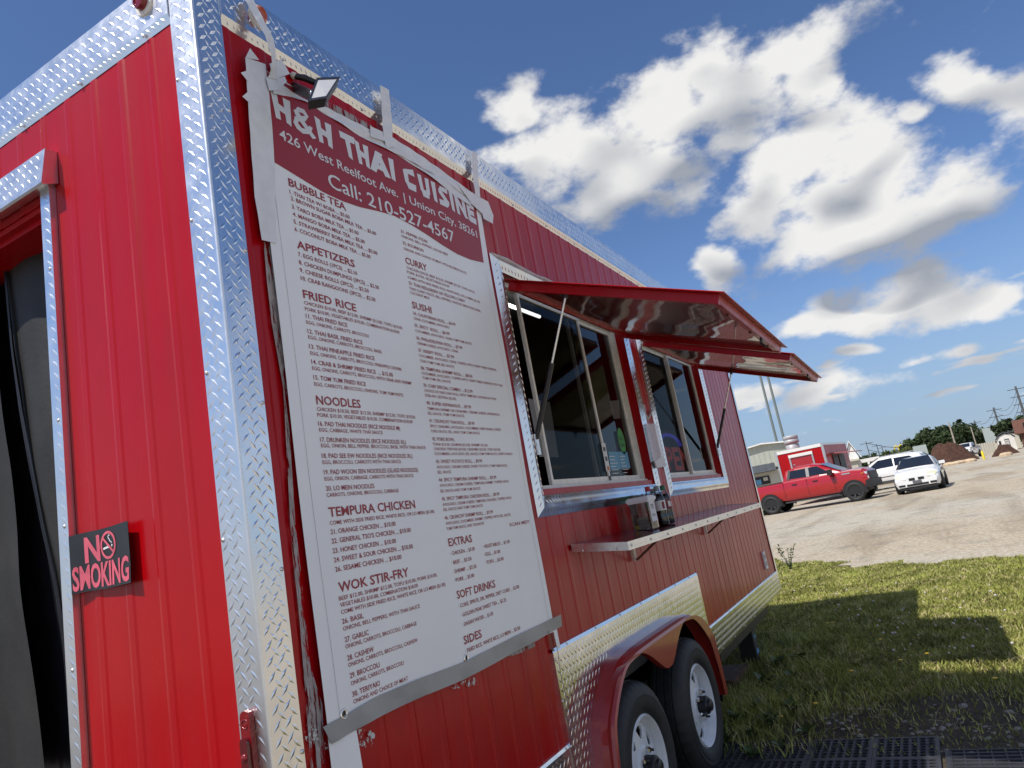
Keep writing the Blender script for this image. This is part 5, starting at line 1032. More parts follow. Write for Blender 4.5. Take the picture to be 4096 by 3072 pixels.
# ================================================================ MATS
def tile_mesh():
    mb = MB(); S_ = .303; nh = 7; b = .016; c = (S_ - 2 * b) / nh; z = .014; R = c * .40
    mb.box(0, S_, 0, b, 0, z); mb.box(0, S_, S_ - b, S_, 0, z); mb.box(0, b, b, S_ - b, 0, z); mb.box(S_ - b, S_, b, S_ - b, 0, z)
    for i in range(nh):
        for j in range(nh):
            x, y = b + (i + .5) * c, b + (j + .5) * c; sq = [(x + c / 2 * a, y + c / 2 * q) for a, q in ((1, 0), (1, 1), (0, 1), (-1, 1), (-1, 0), (-1, -1), (0, -1), (1, -1))]; ho = [(x + R * math.cos(k * math.pi / 4), y + R * math.sin(k * math.pi / 4)) for k in range(8)]
            mb.add([(p[0], p[1], z - .002) for p in sq] + [(p[0], p[1], z) for p in ho] + [(p[0], p[1], .001) for p in ho], [(k, (k + 1) % 8, (k + 1) % 8 + 8, k + 8) for k in range(8)] + [(k + 8, (k + 1) % 8 + 8, (k + 1) % 8 + 16, k + 16) for k in range(8)])
    return mb.mesh('mat_tile', ('mat_rubber',))
PM = empty('perforated_mat', (2.657, -1.12, .012), 0, 'black perforated rubber mat of square tiles with round holes', 'mat'); tm = tile_mesh()
for i in range(2):
    for j in range(4): inst('mat_tile', tm, PM, (i * .305, j * .305, .0))
RM2 = empty('ribbed_mat', (2.2, -2.1, .012), 0, 'plain black rubber mat with square grid, right of the perforated mat', 'mat')
mb = MB(); mb.box(0, .875, 0, .96, 0, .010); mb.build('base_sheet', 'mat_rubber', RM2)
mb = MB()
for i in range(15): mb.box(.86 - i * .045 - .008, .86 - i * .045, .02, .94, .0101, .016)
for j in range(17): mb.box(.22, .852, .02 + j * .057, .026 + j * .057, .0101, .0145)
mb.build('raised_grid', 'mat_rubber', RM2)
# ================================================================ VEHICLES
M('car_red', (.38, .004, .010), .25, coat=1.0, coatr=.03, nz=(2, .03)); M('car_white', (.80, .80, .79), .3, coat=1.0, coatr=.03); M('car_glass', (.012, .014, .017), .06, spec=.6, coat=.5); M('car_black', (.014, .014, .015), .5); M('car_trim', (.07, .07, .075), .4, .3); M('headlamp', (.62, .60, .42), .15, coat=1.0); M('headlamp_clear', (.55, .58, .60), .1, coat=1.0); M('amber', (.55, .12, .02), .3); M('pillar_grey', (.22, .21, .20), .35, .4); M('seat_dark', (.03, .03, .035), .7); M('number_plate', (.12, .12, .13), .4)
def loft(mb, st, m=0, smooth=True):
    R = []
    for x, half in st:
        ring = [(x, y, z) for y, z in half] + [(x, -y, z) for y, z in reversed(half) if abs(y) > 1e-6]; R.append(ring)
    n = len(R[0])
    for A, B in zip(R, R[1:]): mb.add(A + B, [(i, i + n, (i + 1) % n + n, (i + 1) % n) for i in range(n)], m, smooth)
    mb.poly(R[0], m); mb.poly(R[-1][::-1], m)
def sec(hw, zb, zt, crown=.03, tuck=.06, sh=.05):
    return [(0, zb), (hw - tuck, zb), (hw, zb + .14), (hw + .012, (zb + zt) / 2 + .05), (hw - .01, zt - .10), (hw - sh, zt - .01), (hw * .55, zt + crown * .8), (0, zt + crown)]
def cabsec(hb, zb, ht, zt): return [(0, zb), (hb, zb), (hb - .01, zb + .03), (ht + .03, zt - .06), (ht - .05, zt), (ht * .5, zt + .025), (0, zt + .03)]
def vehicle(name, label, cat, loc, heading, sp, scale=1.0, group=None):
    v = empty(name, tuple(loc), heading, label, cat, group); v.scale = (scale,) * 3
    b = MB(); loft(b, sp['body']); b.build('body', sp['paint'], v, sharp=42)
    b = MB(); loft(b, sp['cab']); b.build('cab', sp['paint'], v, sharp=42)
    hb, zb, ht, zt = sp['side']
    def onside(x, z, s, d=.012): t = (z - zb) / (zt - zb); return (x, s * (hb + (ht - hb) * t + d), z + d * .4)
    for s in (1, -1):
        for nm, mt, pl in sp['glass']:
            b = MB(); pts = [onside(x, z, s) for x, z in pl]; b.poly(pts if s < 0 else pts[::-1]); b.build(nm, mt, v)
    for nm, (xb, zb_, wb), (xt, zt_, wt) in sp['screens']:
        b = MB(); d = .025 if xb > xt else -.025; b.poly([(xb + d, wb, zb_ + .035), (xb + d, -wb, zb_ + .035), (xt + d, -wt, zt_ + .045), (xt + d, wt, zt_ + .045)] if xb > xt else [(xb + d, -wb, zb_ + .01), (xb + d, wb, zb_ + .01), (xt + d, wt, zt_ + .01), (xt + d, -wt, zt_ + .01)]); b.build(nm, 'car_glass', v)
    for wx in sp['axles']:
        for s in (1, -1):
            r = sp['wr']; hw = sp['hw']
            a = MB(); ar = r * sp.get('arch', 1.2); pts = [(wx + ar * math.cos(t), sp['wz'] + ar * math.sin(t)) for t in np.linspace(-.25, math.pi + .25, 20)]
            a.prism(pts, lambda p, q, d: (p, s * d, q), hw - .25, hw + .022); a.build('wheel_arch', 'car_black', v)
            w = empty('wheel', (wx, s * (hw - .10), r)); w.parent = v; A = (0, s, 0)
            MB().lathe([(r * .60, .10), (r * .66, .135), (r * .9, .14), (r * .98, .11), (r, .05), (r, -.08), (r * .9, -.13)], axis=A, n=28).build('tyre', 'rubber', w)
            q = MB(); q.lathe([(r * .62, .10), (r * .58, .12), (r * .55, .06), (.001, .05)], axis=A, n=28)
            for k in range(sp.get('spokes', 5)):
                t = 2 * math.pi * k / sp.get('spokes', 5) + .3; dx, dz = math.cos(t), math.sin(t)
                q.bar((dx * r * .08, s * .095, dz * r * .08), (dx * r * .56, s * .105, dz * r * .56), r * .17, .03, 1, up=(0, 1, 0))
            q.lathe([(r * .16, .09), (r * .15, .12), (.001, .122)], axis=A, n=14, m=1); q.build('rim', sp.get('rim', ('car_black', 'alu')), w)
    for nm, mt, boxes in sp.get('extra', ()):
        for bx in boxes:
            b = MB()
            if len(bx) == 6: b.box(*bx)
            else: b.poly(bx)
            b.build(nm, mt, v)
    return v
# ---- red crew-cab pickup
pf = at(3432, 2005, 35.6); best = min((abs(np.linalg.norm((at(3096, 2054, D) - pf)[:2]) - 3.76), D) for D in np.arange(35.6, 40, .05)); pr_ = at(3096, 2054, best[1])
h = pf - pr_; h[2] = 0; h /= np.linalg.norm(h); rn = np.array((-h[1], h[0], 0)) ; rn = rn if rn @ (pf - CAM) > 0 else -rn
mid = (pf + pr_) / 2; mid[2] = 0; mid = mid + rn * .93
HW = .97
pick = dict(paint='car_red', hw=HW, wr=.42, wz=.44, axles=(-1.87, 1.87), arch=1.19, spokes=6, rim=('car_black', 'car_trim'),
  body=[(-3.05, sec(.88, .66, 1.27, 0)), (-3.0, sec(.95, .58, 1.33, 0)), (-1.2, sec(.96, .52, 1.37, 0)), (-1.1, sec(.97, .50, 1.37, .0)), (1.15, sec(.97, .50, 1.37, .04)), (2.0, sec(.97, .52, 1.37, .05)), (2.55, sec(.96, .55, 1.32, .06)), (2.80, sec(.93, .58, 1.22, .06, sh=.12)), (2.90, sec(.84, .62, 1.08, .04, sh=.15))],
  cab=[(-1.12, cabsec(.93, 1.33, .86, 1.40)), (-.92, cabsec(.93, 1.33, .76, 1.84)), (-.5, cabsec(.93, 1.33, .74, 1.93)), (.2, cabsec(.93, 1.33, .73, 1.93)), (.55, cabsec(.93, 1.33, .70, 1.86)), (1.45, cabsec(.90, 1.33, .80, 1.40))],
  side=(.93, 1.33, .745, 1.90),
  glass=[('door_glass', 'car_glass', [(-.80, 1.44), (-.02, 1.42), (-.02, 1.80), (-.70, 1.80)]), ('door_glass', 'car_glass', [(.12, 1.42), (1.02, 1.42), (.50, 1.80), (.12, 1.80)]), ('pillar', 'pillar_grey', [(-.02, 1.40), (.12, 1.40), (.12, 1.83), (-.02, 1.83)]), ('pillar', 'car_black', [(-.92, 1.40), (-.80, 1.40), (-.70, 1.84), (-.80, 1.84)])],
  screens=[('windshield', (1.36, 1.43, .74), (.60, 1.84, .62)), ('rear_window', (-1.10, 1.45, .66), (-.95, 1.80, .60))],
  extra=[('side_step', 'car_trim', [(-1.15, 1.25, s * 1.02 - .06, s * 1.02 + .06, .40, .45) for s in (1, -1)]), ('mirror', 'car_black', [(.98, 1.16, s * 1.12 - .13, s * 1.12 + .13, 1.30, 1.55) for s in (1, -1)]), ('door_handle', 'car_black', [(x, x + .22, s * .985 - .02, s * .985 + .02, 1.16, 1.20) for s in (1, -1) for x in (-.72, .22)]),
         ('door_seam', 'car_black', [(x, x + .012, s * .977 - .006, s * .977 + .006, .62, 1.34) for s in (1, -1) for x in (-1.13, -.05, 1.12)]), ('grille', 'car_black', [(2.86, 2.93, -.70, .70, .78, 1.20)]), ('headlight', 'headlamp_clear', [(2.66, 2.86, s * .80 - .13, s * .80 + .13, 1.10, 1.20) for s in (1, -1)]), ('turn_signal', 'amber', [(2.50, 2.66, s * .955 - .02, s * .955 + .02, 1.12, 1.19) for s in (1, -1)]), ('fog_light', 'headlamp_clear', [(2.76, 2.90, s * .80 - .10, s * .80 + .10, .90, 1.0) for s in (1, -1)]), ('bumper', 'car_black', [(2.62, 3.02, -.95, .95, .52, .84)]), ('rear_bumper', 'car_trim', [(-3.16, -3.02, -.9, .9, .60, .80)]), ('bed_cap', 'car_black', [(-3.0, -1.15, s * .90 - .05, s * .90 + .05, 1.365, 1.39) for s in (1, -1)]), ('mud_flap', 'car_black', [(x, x + .03, s * .86 - .12, s * .86 + .12, .28, .62) for s in (1, -1) for x in (-1.36, 1.30)]), ('frame', 'car_black', [(-2.8, 2.6, -.5, .5, .38, .55)]), ('door_badge', 'alu', [(1.5, 1.85, s * .982 - .004, s * .982 + .004, 1.22, 1.27) for s in (1, -1)])])
def shorten(q): return 1.87 + (q - 1.87) * .66 if q > 1.87 else q
pick['body'] = [(shorten(x), hs) for x, hs in pick['body']]; pick['extra'] = [(nm, mt, [(shorten(b_[0]), shorten(b_[1])) + tuple(b_[2:]) for b_ in bs]) for nm, mt, bs in pick['extra']]
vehicle('pickup_truck', 'red crew-cab pickup with black wheels parked side-on across the lot', 'pickup truck', mid, math.atan2(h[1], h[0]), pick, 1.01)
# ---- white sedan facing the camera
fa = (onZ(3608, 1976) + onZ(3771, 1953)) / 2; hd_ = np.array((-.995, .075, 0)); hd_ /= np.linalg.norm(hd_)
sc = fa - hd_ * 1.42; sc[2] = 0
sed = dict(paint='car_white', hw=.87, wr=.32, wz=.33, axles=(-1.40, 1.42), arch=1.16, rim=('car_trim', 'alu'),
  body=[(-2.35, sec(.72, .42, .86, .02)), (-2.2, sec(.82, .30, .98, .03)), (-1.4, sec(.87, .24, 1.0, .03)), (.9, sec(.87, .22, .97, .04)), (1.5, sec(.86, .22, .93, .05)), (1.95, sec(.84, .22, .86, .05, sh=.14)), (2.20, sec(.80, .24, .76, .05, sh=.14)), (2.32, sec(.72, .28, .64, .04, sh=.12))],
  cab=[(-1.75, cabsec(.80, .94, .70, 1.0)), (-.95, cabsec(.82, .94, .58, 1.36)), (-.4, cabsec(.82, .94, .57, 1.43)), (.15, cabsec(.82, .94, .58, 1.41)), (1.15, cabsec(.80, .92, .72, .98))],
  side=(.82, .94, .60, 1.40), glass=[('door_glass', 'car_glass', [(-.95, 1.0), (-.15, 1.0), (-.15, 1.33), (-.80, 1.31)]), ('door_glass', 'car_glass', [(-.10, 1.0), (.82, 1.0), (.22, 1.33), (-.10, 1.33)])],
  screens=[('windshield', (1.08, 1.0, .70), (.22, 1.385, .53)), ('rear_window', (-1.65, 1.02, .62), (-1.0, 1.33, .52))],
  extra=[('mirror', 'car_white', [(.62, .78, s * .98 - .11, s * .98 + .11, .98, 1.11) for s in (1, -1)]), ('bumper_intake', 'car_black', [(2.30, 2.335, -.40, .40, .30, .38)]), ('fog_intake', 'car_black', [(2.28, 2.333, s * .58 - .12, s * .58 + .12, .31, .39) for s in (1, -1)]), ('plate', 'number_plate', [(2.33, 2.36, -.16, .16, .37, .50)]),
         ('grille', 'car_black', [(2.30, 2.334, s * .17 - .11, s * .17 + .11, .52, .62) for s in (1, -1)]), ('headlight', 'headlamp', [[(2.345, s * .40, .60), (2.30, s * .70, .60), (2.19, s * .80, .76), (2.25, s * .44, .775)][::s] for s in (1, -1)]), ('splitter', 'car_black', [(1.6, 2.30, -.70, .70, .17, .235)]), ('seat', 'seat_dark', [(-.1, .12, s * .36 - .2, s * .36 + .2, .8, 1.16) for s in (1, -1)])])
vehicle('sedan', 'white sedan with clouded headlights facing the camera', 'car', sc, math.atan2(hd_[1], hd_[0]), sed, 1.0)
# ---- white crossover and the car behind it
suv = dict(paint='car_white', hw=.90, wr=.35, wz=.36, axles=(-1.36, 1.36), arch=1.16, rim=('car_trim', 'alu'),
  body=[(-2.25, sec(.74, .48, 1.0, .02)), (-2.1, sec(.85, .36, 1.08, .02)), (-1.0, sec(.90, .30, 1.06, .03)), (1.0, sec(.90, .30, 1.04, .05)), (1.7, sec(.88, .30, .98, .06)), (2.1, sec(.82, .32, .86, .06, sh=.14)), (2.28, sec(.68, .38, .70, .04, sh=.2))],
  cab=[(-2.1, cabsec(.82, 1.0, .70, 1.10)), (-1.75, cabsec(.84, 1.0, .62, 1.50)), (-.8, cabsec(.84, 1.0, .62, 1.66)), (.1, cabsec(.84, 1.0, .62, 1.64)), (1.25, cabsec(.82, .98, .72, 1.06))],
  side=(.84, 1.0, .64, 1.62), glass=[('door_glass', 'car_glass', [(-1.7, 1.16), (-.55, 1.10), (-.55, 1.50), (-1.3, 1.48)]), ('door_glass', 'car_glass', [(-.48, 1.10), (.85, 1.08), (.2, 1.50), (-.48, 1.52)])],
  screens=[('windshield', (1.18, 1.09, .72), (.2, 1.60, .56)), ('rear_window', (-2.08, 1.12, .62), (-1.8, 1.48, .55))],
  extra=[('mirror', 'car_white', [(.75, .92, s * 1.0 - .10, s * 1.0 + .10, 1.06, 1.20) for s in (1, -1)]), ('sill_cladding', 'car_trim', [(-1.0, 1.0, s * .89 - .02, s * .89 + .03, .28, .42) for s in (1, -1)]), ('roof_rail', 'alu', [(-1.3, .1, s * .58 - .02, s * .58 + .02, 1.67, 1.70) for s in (1, -1)]), ('headlight', 'headlamp_clear', [(1.95, 2.14, s * .70 - .12, s * .70 + .12, .82, .92) for s in (1, -1)])])
c_ = at(*r8(475, 1080), 46.0); c_[2] = 0; hx = np.array((.12, 1.0, 0)); vehicle('crossover_car', 'white crossover parked side-on behind the sedan and the picnic table', 'car', c_, math.atan2(hx[1], hx[0]), suv, 1.06)
c_ = at(*r8(560, 1050), 57.0); c_[2] = 0; vehicle('crossover_car', 'white car whose roof rails show above the crossover roof', 'car', c_, math.atan2(1, .05), suv, 1.12)
# ---- white pickup beyond the mulch pile, nose to the camera
wp = at(*r8(1505, 860), 112.0); wp[2] = 0; tocam = CAM - wp; hw_ = math.atan2(tocam[1], tocam[0]) - .22
pick2 = dict(pick); pick2['paint'] = 'car_white'
vehicle('pickup_truck', 'distant white pickup facing the camera behind the large mulch pile', 'pickup truck', wp, hw_, pick2, 1.03)
# ---- picnic table
M('table_wood', (.11, .095, .08), .8, nz=(8, .3))
tp_ = at(*r8(470, 1345), 40.2); tp_[2] = 0
pt = empty('picnic_table', tuple(tp_), .25, 'weathered wooden picnic table between the red pickup nose and the white sedan', 'picnic table')
for i in range(5): b = MB(); b.box(-.37 + i * .15, -.37 + i * .15 + .14, -.95, .95, .72, .76); b.build('tabletop_board', 'table_wood', pt)
for s in (-1, 1):
    for k in (0, 1): b = MB(); x = s * .70 + k * .14 * s - .07; b.box(x, x + .13, -.95, .95, .42, .46); b.build('bench_board', 'table_wood', pt)
for y in (-.7, .7):
    for s in (-1, 1): b = MB(); b.bar((s * .25, y, .71), (s * .62, y, 0), .05, .10); b.build('leg', 'table_wood', pt)
    b = MB(); b.bar((-.80, y + .051, .38), (.80, y + .051, .38), .05, .09); b.build('crossbar', 'table_wood', pt)
# ================================================================ BUILDINGS AND THE FAR SIDE OF THE LOT
M('fan_metal', (.42, .43, .44), .5, .15); M('bld_white', (.78, .76, .72), .6, nz=(1.5, .04)); M('bld_beige', (.52, .49, .40), .7, nz=(1.2, .06)); M('bld_grey', (.42, .43, .37), .6, nz=(1.2, .05)); M('roof_grey', (.10, .105, .11), .5, .3, nz=(3, .15)); M('roof_green', (.26, .29, .27), .6); M('bld_brown', (.13, .055, .035), .8, nz=(2, .2)); M('dark_opening', (.012, .012, .014), .5); M('timber', (.20, .165, .13), .85, nz=(3, .25)); M('pole_wood', (.36, .31, .25), .85, nz=(3, .2)); M('pole_dark', (.10, .105, .11), .8, nz=(3, .2)); M('pole_green', (.19, .22, .215), .55, .2); M('yellow', (.80, .58, .01), .4); M('bollard_yellow', (.78, .62, .04), .5); M('flag_orange', (.65, .18, .06), .7); M('mulch', (.070, .033, .021), .95, nz=(2.5, .35), bump=(3.0, .9, .12, 4.0)); M('fence_beige', (.50, .47, .40), .7); M('stone_tan', (.55, .42, .28), .85, nz=(3, .2)); M('wire', (.03, .03, .03), .6); M('canopy_pink', (.40, .12, .14), .5); M('shed_trim', (.05, .06, .055), .6)
def frame(o, ang, scale=1.0):
    c, s = math.cos(ang), math.sin(ang); o = np.array(o, float); return lambda a, b, z: (o[0] + a * c - b * s, o[1] + a * s + b * c, z)
# ---- second red trailer: rear end towards us
zt2 = 2.95; A = at(*r7(1222, 545), 42.0)
def depth_for(px, z): d = ray(*px); return (z - CAM[2]) / d[2] * math.hypot(d[0], d[1])
zt2 = float(A[2]); w_ = A - CAM; w_[2] = 0; w_ /= np.linalg.norm(w_); lft = np.array((-w_[1], w_[0], 0)); th = rad(13); wr = 2.5
u_ = lft * math.cos(th) + w_ * math.sin(th); v_ = w_ * math.cos(th) - lft * math.sin(th)
T2 = empty('food_trailer', (A[0], A[1], 0), 0, 'smaller red food trailer with white trimmed rear door and roof vent behind the red pickup', 'food trailer')
def t2(a, b, z): p = u_ * a + v_ * b; return (p[0], p[1], z)
def tb(nm, a0, a1, b0, b1, z0, z1, mt):
    b = MB(); b.obox(t2(a0, b0, z0), np.array(t2(a1, b0, 0)) - np.array(t2(a0, b0, 0)), np.array(t2(a0, b1, 0)) - np.array(t2(a0, b0, 0)), (0, 0, z1 - z0)); return b.build(nm, mt, T2)
H2 = zt2; tb('body', 0, wr, 0, 5.6, .55, H2 - .02, 'red_paint')
tb('top_trim', .08, wr - .08, -.03, 0.0, H2 - .16, H2 + .01, 'bld_white'); tb('corner_trim', -.02, .08, -.035, .0, .5, H2 + .02, 'alu'); tb('corner_trim', wr - .08, wr + .02, -.035, .0, .5, H2 + .02, 'alu'); tb('corner_trim', -.03, -.001, 0.0, .09, .5, H2 + .02, 'alu'); tb('roof_edge', -.03, 0.0, .09, 5.6, H2 - .10, H2 + .02, 'alu')
da0, da1, dz = wr * .27, wr * .70, H2 - .45
tb('door', da0, da1, -.02, -.0, .6, dz, 'car_red'); tb('door_header', da0 - .10, da1 + .10, -.08, -.021, dz, dz + .16, 'bld_white'); tb('door_trim', da0 - .10, da0 - .02, -.05, -.0, .6, dz, 'alu'); tb('door_trim', da1 + .02, da1 + .10, -.05, -.0, .6, dz, 'alu'); tb('door_handle', da1 - .16, da1 - .06, -.06, -.021, dz - .42, dz - .38, 'alu')
b = MB(); c0 = (da0 + da1) / 2; zc = 1.68
for k in range(20):
    t0, t1 = k * math.pi / 10, k * math.pi / 10 + .22
    b.poly([t2(c0 + r * math.cos(t), -.024, zc + r * math.sin(t)) for r, t in ((.20, t0), (.28, t0 + .05), (.28, t1 + .05), (.20, t1))])
b.poly([t2(c0 + .18 * math.cos(t), -.024, zc + .18 * math.sin(t)) for t in np.linspace(0, 2 * math.pi, 20)[:-1]][::-1]); b.build('round_emblem', 'bld_white', T2)
b = MB(); b.lathe([(.36, 0), (.36, .30), (.30, .32), (.30, .36), (.40, .38), (.40, .56), (.38, .57), (.38, .62), (.40, .63), (.40, .78), (.36, .82), (.1, .82), (.001, .82)], o=t2(wr * .72, 1.1, H2 - .02), n=24); b.build('roof_fan', 'fan_metal', T2)
for b0, b1 in ((1.5, 2.6), (2.9, 4.2)):
    tb('serving_window', -.05, -.001, b0, b1, 1.5, 2.35, 'dark_opening')
b = MB(); b.obox(t2(-.01, 1.3, 2.42), np.array(t2(-1.0, 0, 0)) - np.array(t2(0, 0, 0)) + np.array((0, 0, -.12)), np.array(t2(0, 3.1, 0)), (0, 0, .05)); b.build('awning', 'canopy_pink', T2)
for nm, y in (('wheel', 2.6), ('wheel', 3.4)):
    b = MB(); b.lathe([(.18, -.1), (.34, -.1), (.34, .1), (.18, .1)], o=t2(.12, y, .34), axis=tuple(u_), n=20); b.build(nm, 'rubber', T2)
# ---- metal building with a gable behind it
D = 66.0; pk = at(*r7(455, 568), D); el_ = at(*r7(190, 690), D); er = at(*r7(1000, 640), D)
fw = np.array((pk[0] - CAM[0], pk[1] - CAM[1], 0)); fw /= np.linalg.norm(fw); rt = np.array((fw[1], -fw[0], 0))
GB = empty('metal_building', (pk[0], pk[1], 0), 0, 'white metal building with low grey-green gable roof at the left of the lot', 'building')
def gb(a, b, z): p = rt * a + fw * b; return (p[0], p[1], z)
zr = float(pk[2]); slope = .17; wl = 13.0; ze = zr - .18 * 8
def gbox(nm, a0, a1, b0, b1, z0, z1, mt): b = MB(); b.obox(gb(a0, b0, z0), rt * (a1 - a0), fw * (b1 - b0), (0, 0, z1 - z0)); return b.build(nm, mt, GB)
zl = zr - 2.05
b = MB(); b.prism([(-9, 0), (2.6, 0), (2.6, zl), (-9, zl)], lambda a, z, d: gb(a, d, z), .1, 9); b.build('wall', 'bld_white', GB)
b = MB(); b.prism([(-9, zl), (2.6, zl), (2.6, zr - .28), (0, zr), (-9, zr - .95)], lambda a, z, d: gb(a, d, z), .05, 9); b.build('gable', 'bld_grey', GB)
for i in range(-20, 6):
    b = MB(); a = i * .43; zz = zr - (abs(a) * (.64 / 6 if a > 0 else .95 / 9)) - .06; b.obox(gb(a, .02, zl), rt * .05, fw * .03, (0, 0, zz - zl)); b.build('rib', 'bld_grey', GB)
b = MB(); b.prism([(-9.3, zr - .95 - .02), (0, zr + .02), (2.8, zr - .28), (2.8, zr - .16), (0, zr + .14), (-9.3, zr - .84)], lambda a, z, d: gb(a, d, z), -.3, 9.3); b.build('roof', 'bld_white', GB)
gbox('soffit', -9, 2.5, -.06, .04, zl - .22, zl, 'dark_opening')
lt = at(*r7(470, 862), D - 5); la = float((lt - pk) @ rt); zla = float(lt[2])
gbox('lean_to_wall', la - 4, la + 2.3, -4.2, .09, 0, zla - .28, 'bld_beige')
b = MB(); b.prism([(-4.9, zla - .30), (-4.8, zla - .36), (-3.7, zla + .26), (-3.8, zla + .30)], lambda q, z, d: gb(la + d, q, z), -4.2, 1.0); b.build('lean_to_roof', 'roof_grey', GB)
for i in range(10): b = MB(); b.bar(gb(la - 3.9 + i * .52, -4.88, zla - .28), gb(la - 3.9 + i * .52, -3.8, zla + .31), .04, .04); b.build('roof_seam', 'roof_grey', GB)
wn_ = at(*r7(470, 1020), D - 4.2); wa = float((wn_ - pk) @ rt); wz = float(wn_[2])
gbox('window', wa - .60, wa + .60, -4.26, -4.19, wz - .32, wz + .32, 'car_black'); gbox('window_pane', wa - .46, wa - .08, -4.30, -4.265, wz - .28, wz + .12, 'sticker_blue'); gbox('window_pane', wa + .12, wa + .46, -4.30, -4.265, wz - .05, wz + .22, 'bld_beige')
# ---- white shelter and carport right of the second trailer
def block(name, label, cat, px0, px1, dist, ztop_px, zb, depth, mt, roof=None, rmt='bld_white', group=None, over=.2, rise=.6):
    a, b_ = at(*px0, dist), at(*px1, dist); a[2] = b_[2] = 0; e = empty(name, tuple(a), 0, label, cat, group); U = b_ - a; w = np.linalg.norm(U); U /= w; F = np.array((-U[1], U[0], 0)); F = F if F @ (a - CAM) > 0 else -F
    zt_ = float(at(*ztop_px, dist)[2]); m_ = MB(); m_.obox((0, 0, zb), U * w, F * depth, (0, 0, zt_ - zb)); m_.build('wall', mt, e)
    if roof == 'gable':
        m_ = MB(); m_.prism([(-over, zt_ - .05), (w / 2, zt_ + rise), (w + over, zt_ - .05), (w + over, zt_ + .07), (w / 2, zt_ + rise + .14), (-over, zt_ + .07)], lambda q, z, d: tuple(U * q + F * d + np.array((0, 0, z))), -over, depth + over); m_.build('roof', rmt, e)
        m_ = MB(); m_.prism([(0, zt_), (w, zt_), (w / 2, zt_ + rise)], lambda q, z, d: tuple(U * q + F * d + np.array((0, 0, z))), .01, depth - .01); m_.build('gable_end', mt, e)
    if roof == 'flat': m_ = MB(); m_.obox(-U * over - F * over + np.array((0, 0, zt_)), U * (w + 2 * over), F * (depth + 2 * over), (0, 0, .15)); m_.build('roof', rmt, e)
    if roof == 'side': m_ = MB(); m_.prism([(-over, zt_ - .1), (depth / 2, zt_ + rise), (depth + over, zt_ - .1), (depth + over, zt_), (depth / 2, zt_ + rise + .12), (-over, zt_)], lambda q, z, d: tuple(F * q + U * d + np.array((0, 0, z))), -over, w + over); m_.build('roof', rmt, e)
    return e, U, F, w, zt_
block('white_shelter', 'small white building with gable roof just right of the second trailer', 'building', r7(1575, 880), r7(1735, 880), 72, r7(1650, 735), 0, 5, 'bld_white', 'gable', 'bld_white', rise=1.5)
block('beige_kiosk', 'low beige block of a building beside the carport', 'building', r7(1585, 880), r7(1700, 880), 66, r7(1640, 770), 0, 3, 'bld_beige', 'flat', 'bld_beige')
a, b_ = at(*r8(120, 1000), 68), at(*r8(350, 1000), 68); a[2] = b_[2] = 0; zc_ = float(at(*r8(230, 905), 68)[2]); cp = empty('carport', tuple(a), 0, 'open cream carport with flat roof and posts left of the white crossover', 'carport'); U = b_ - a; w = np.linalg.norm(U); U /= w; F = np.array((-U[1], U[0], 0)); F = F if F @ (a - CAM) > 0 else -F
m_ = MB(); m_.obox(-U * .3 + np.array((0, 0, zc_ - .25)), U * (w + .6), F * 5, (0, 0, .3)); m_.build('roof', 'bld_white', cp)
for q in (0, .5, 1):
    for f in (0, 4.8): m_ = MB(); m_.obox(U * (w * q) + F * f, U * .18, F * .18, (0, 0, zc_ - .26)); m_.build('post', 'bld_white', cp)
m_ = MB(); m_.obox(U * .5 + F * 4.9, U * (w - 1), F * .1, (0, 0, 1.5)); m_.build('back_wall', 'dark_opening', cp)
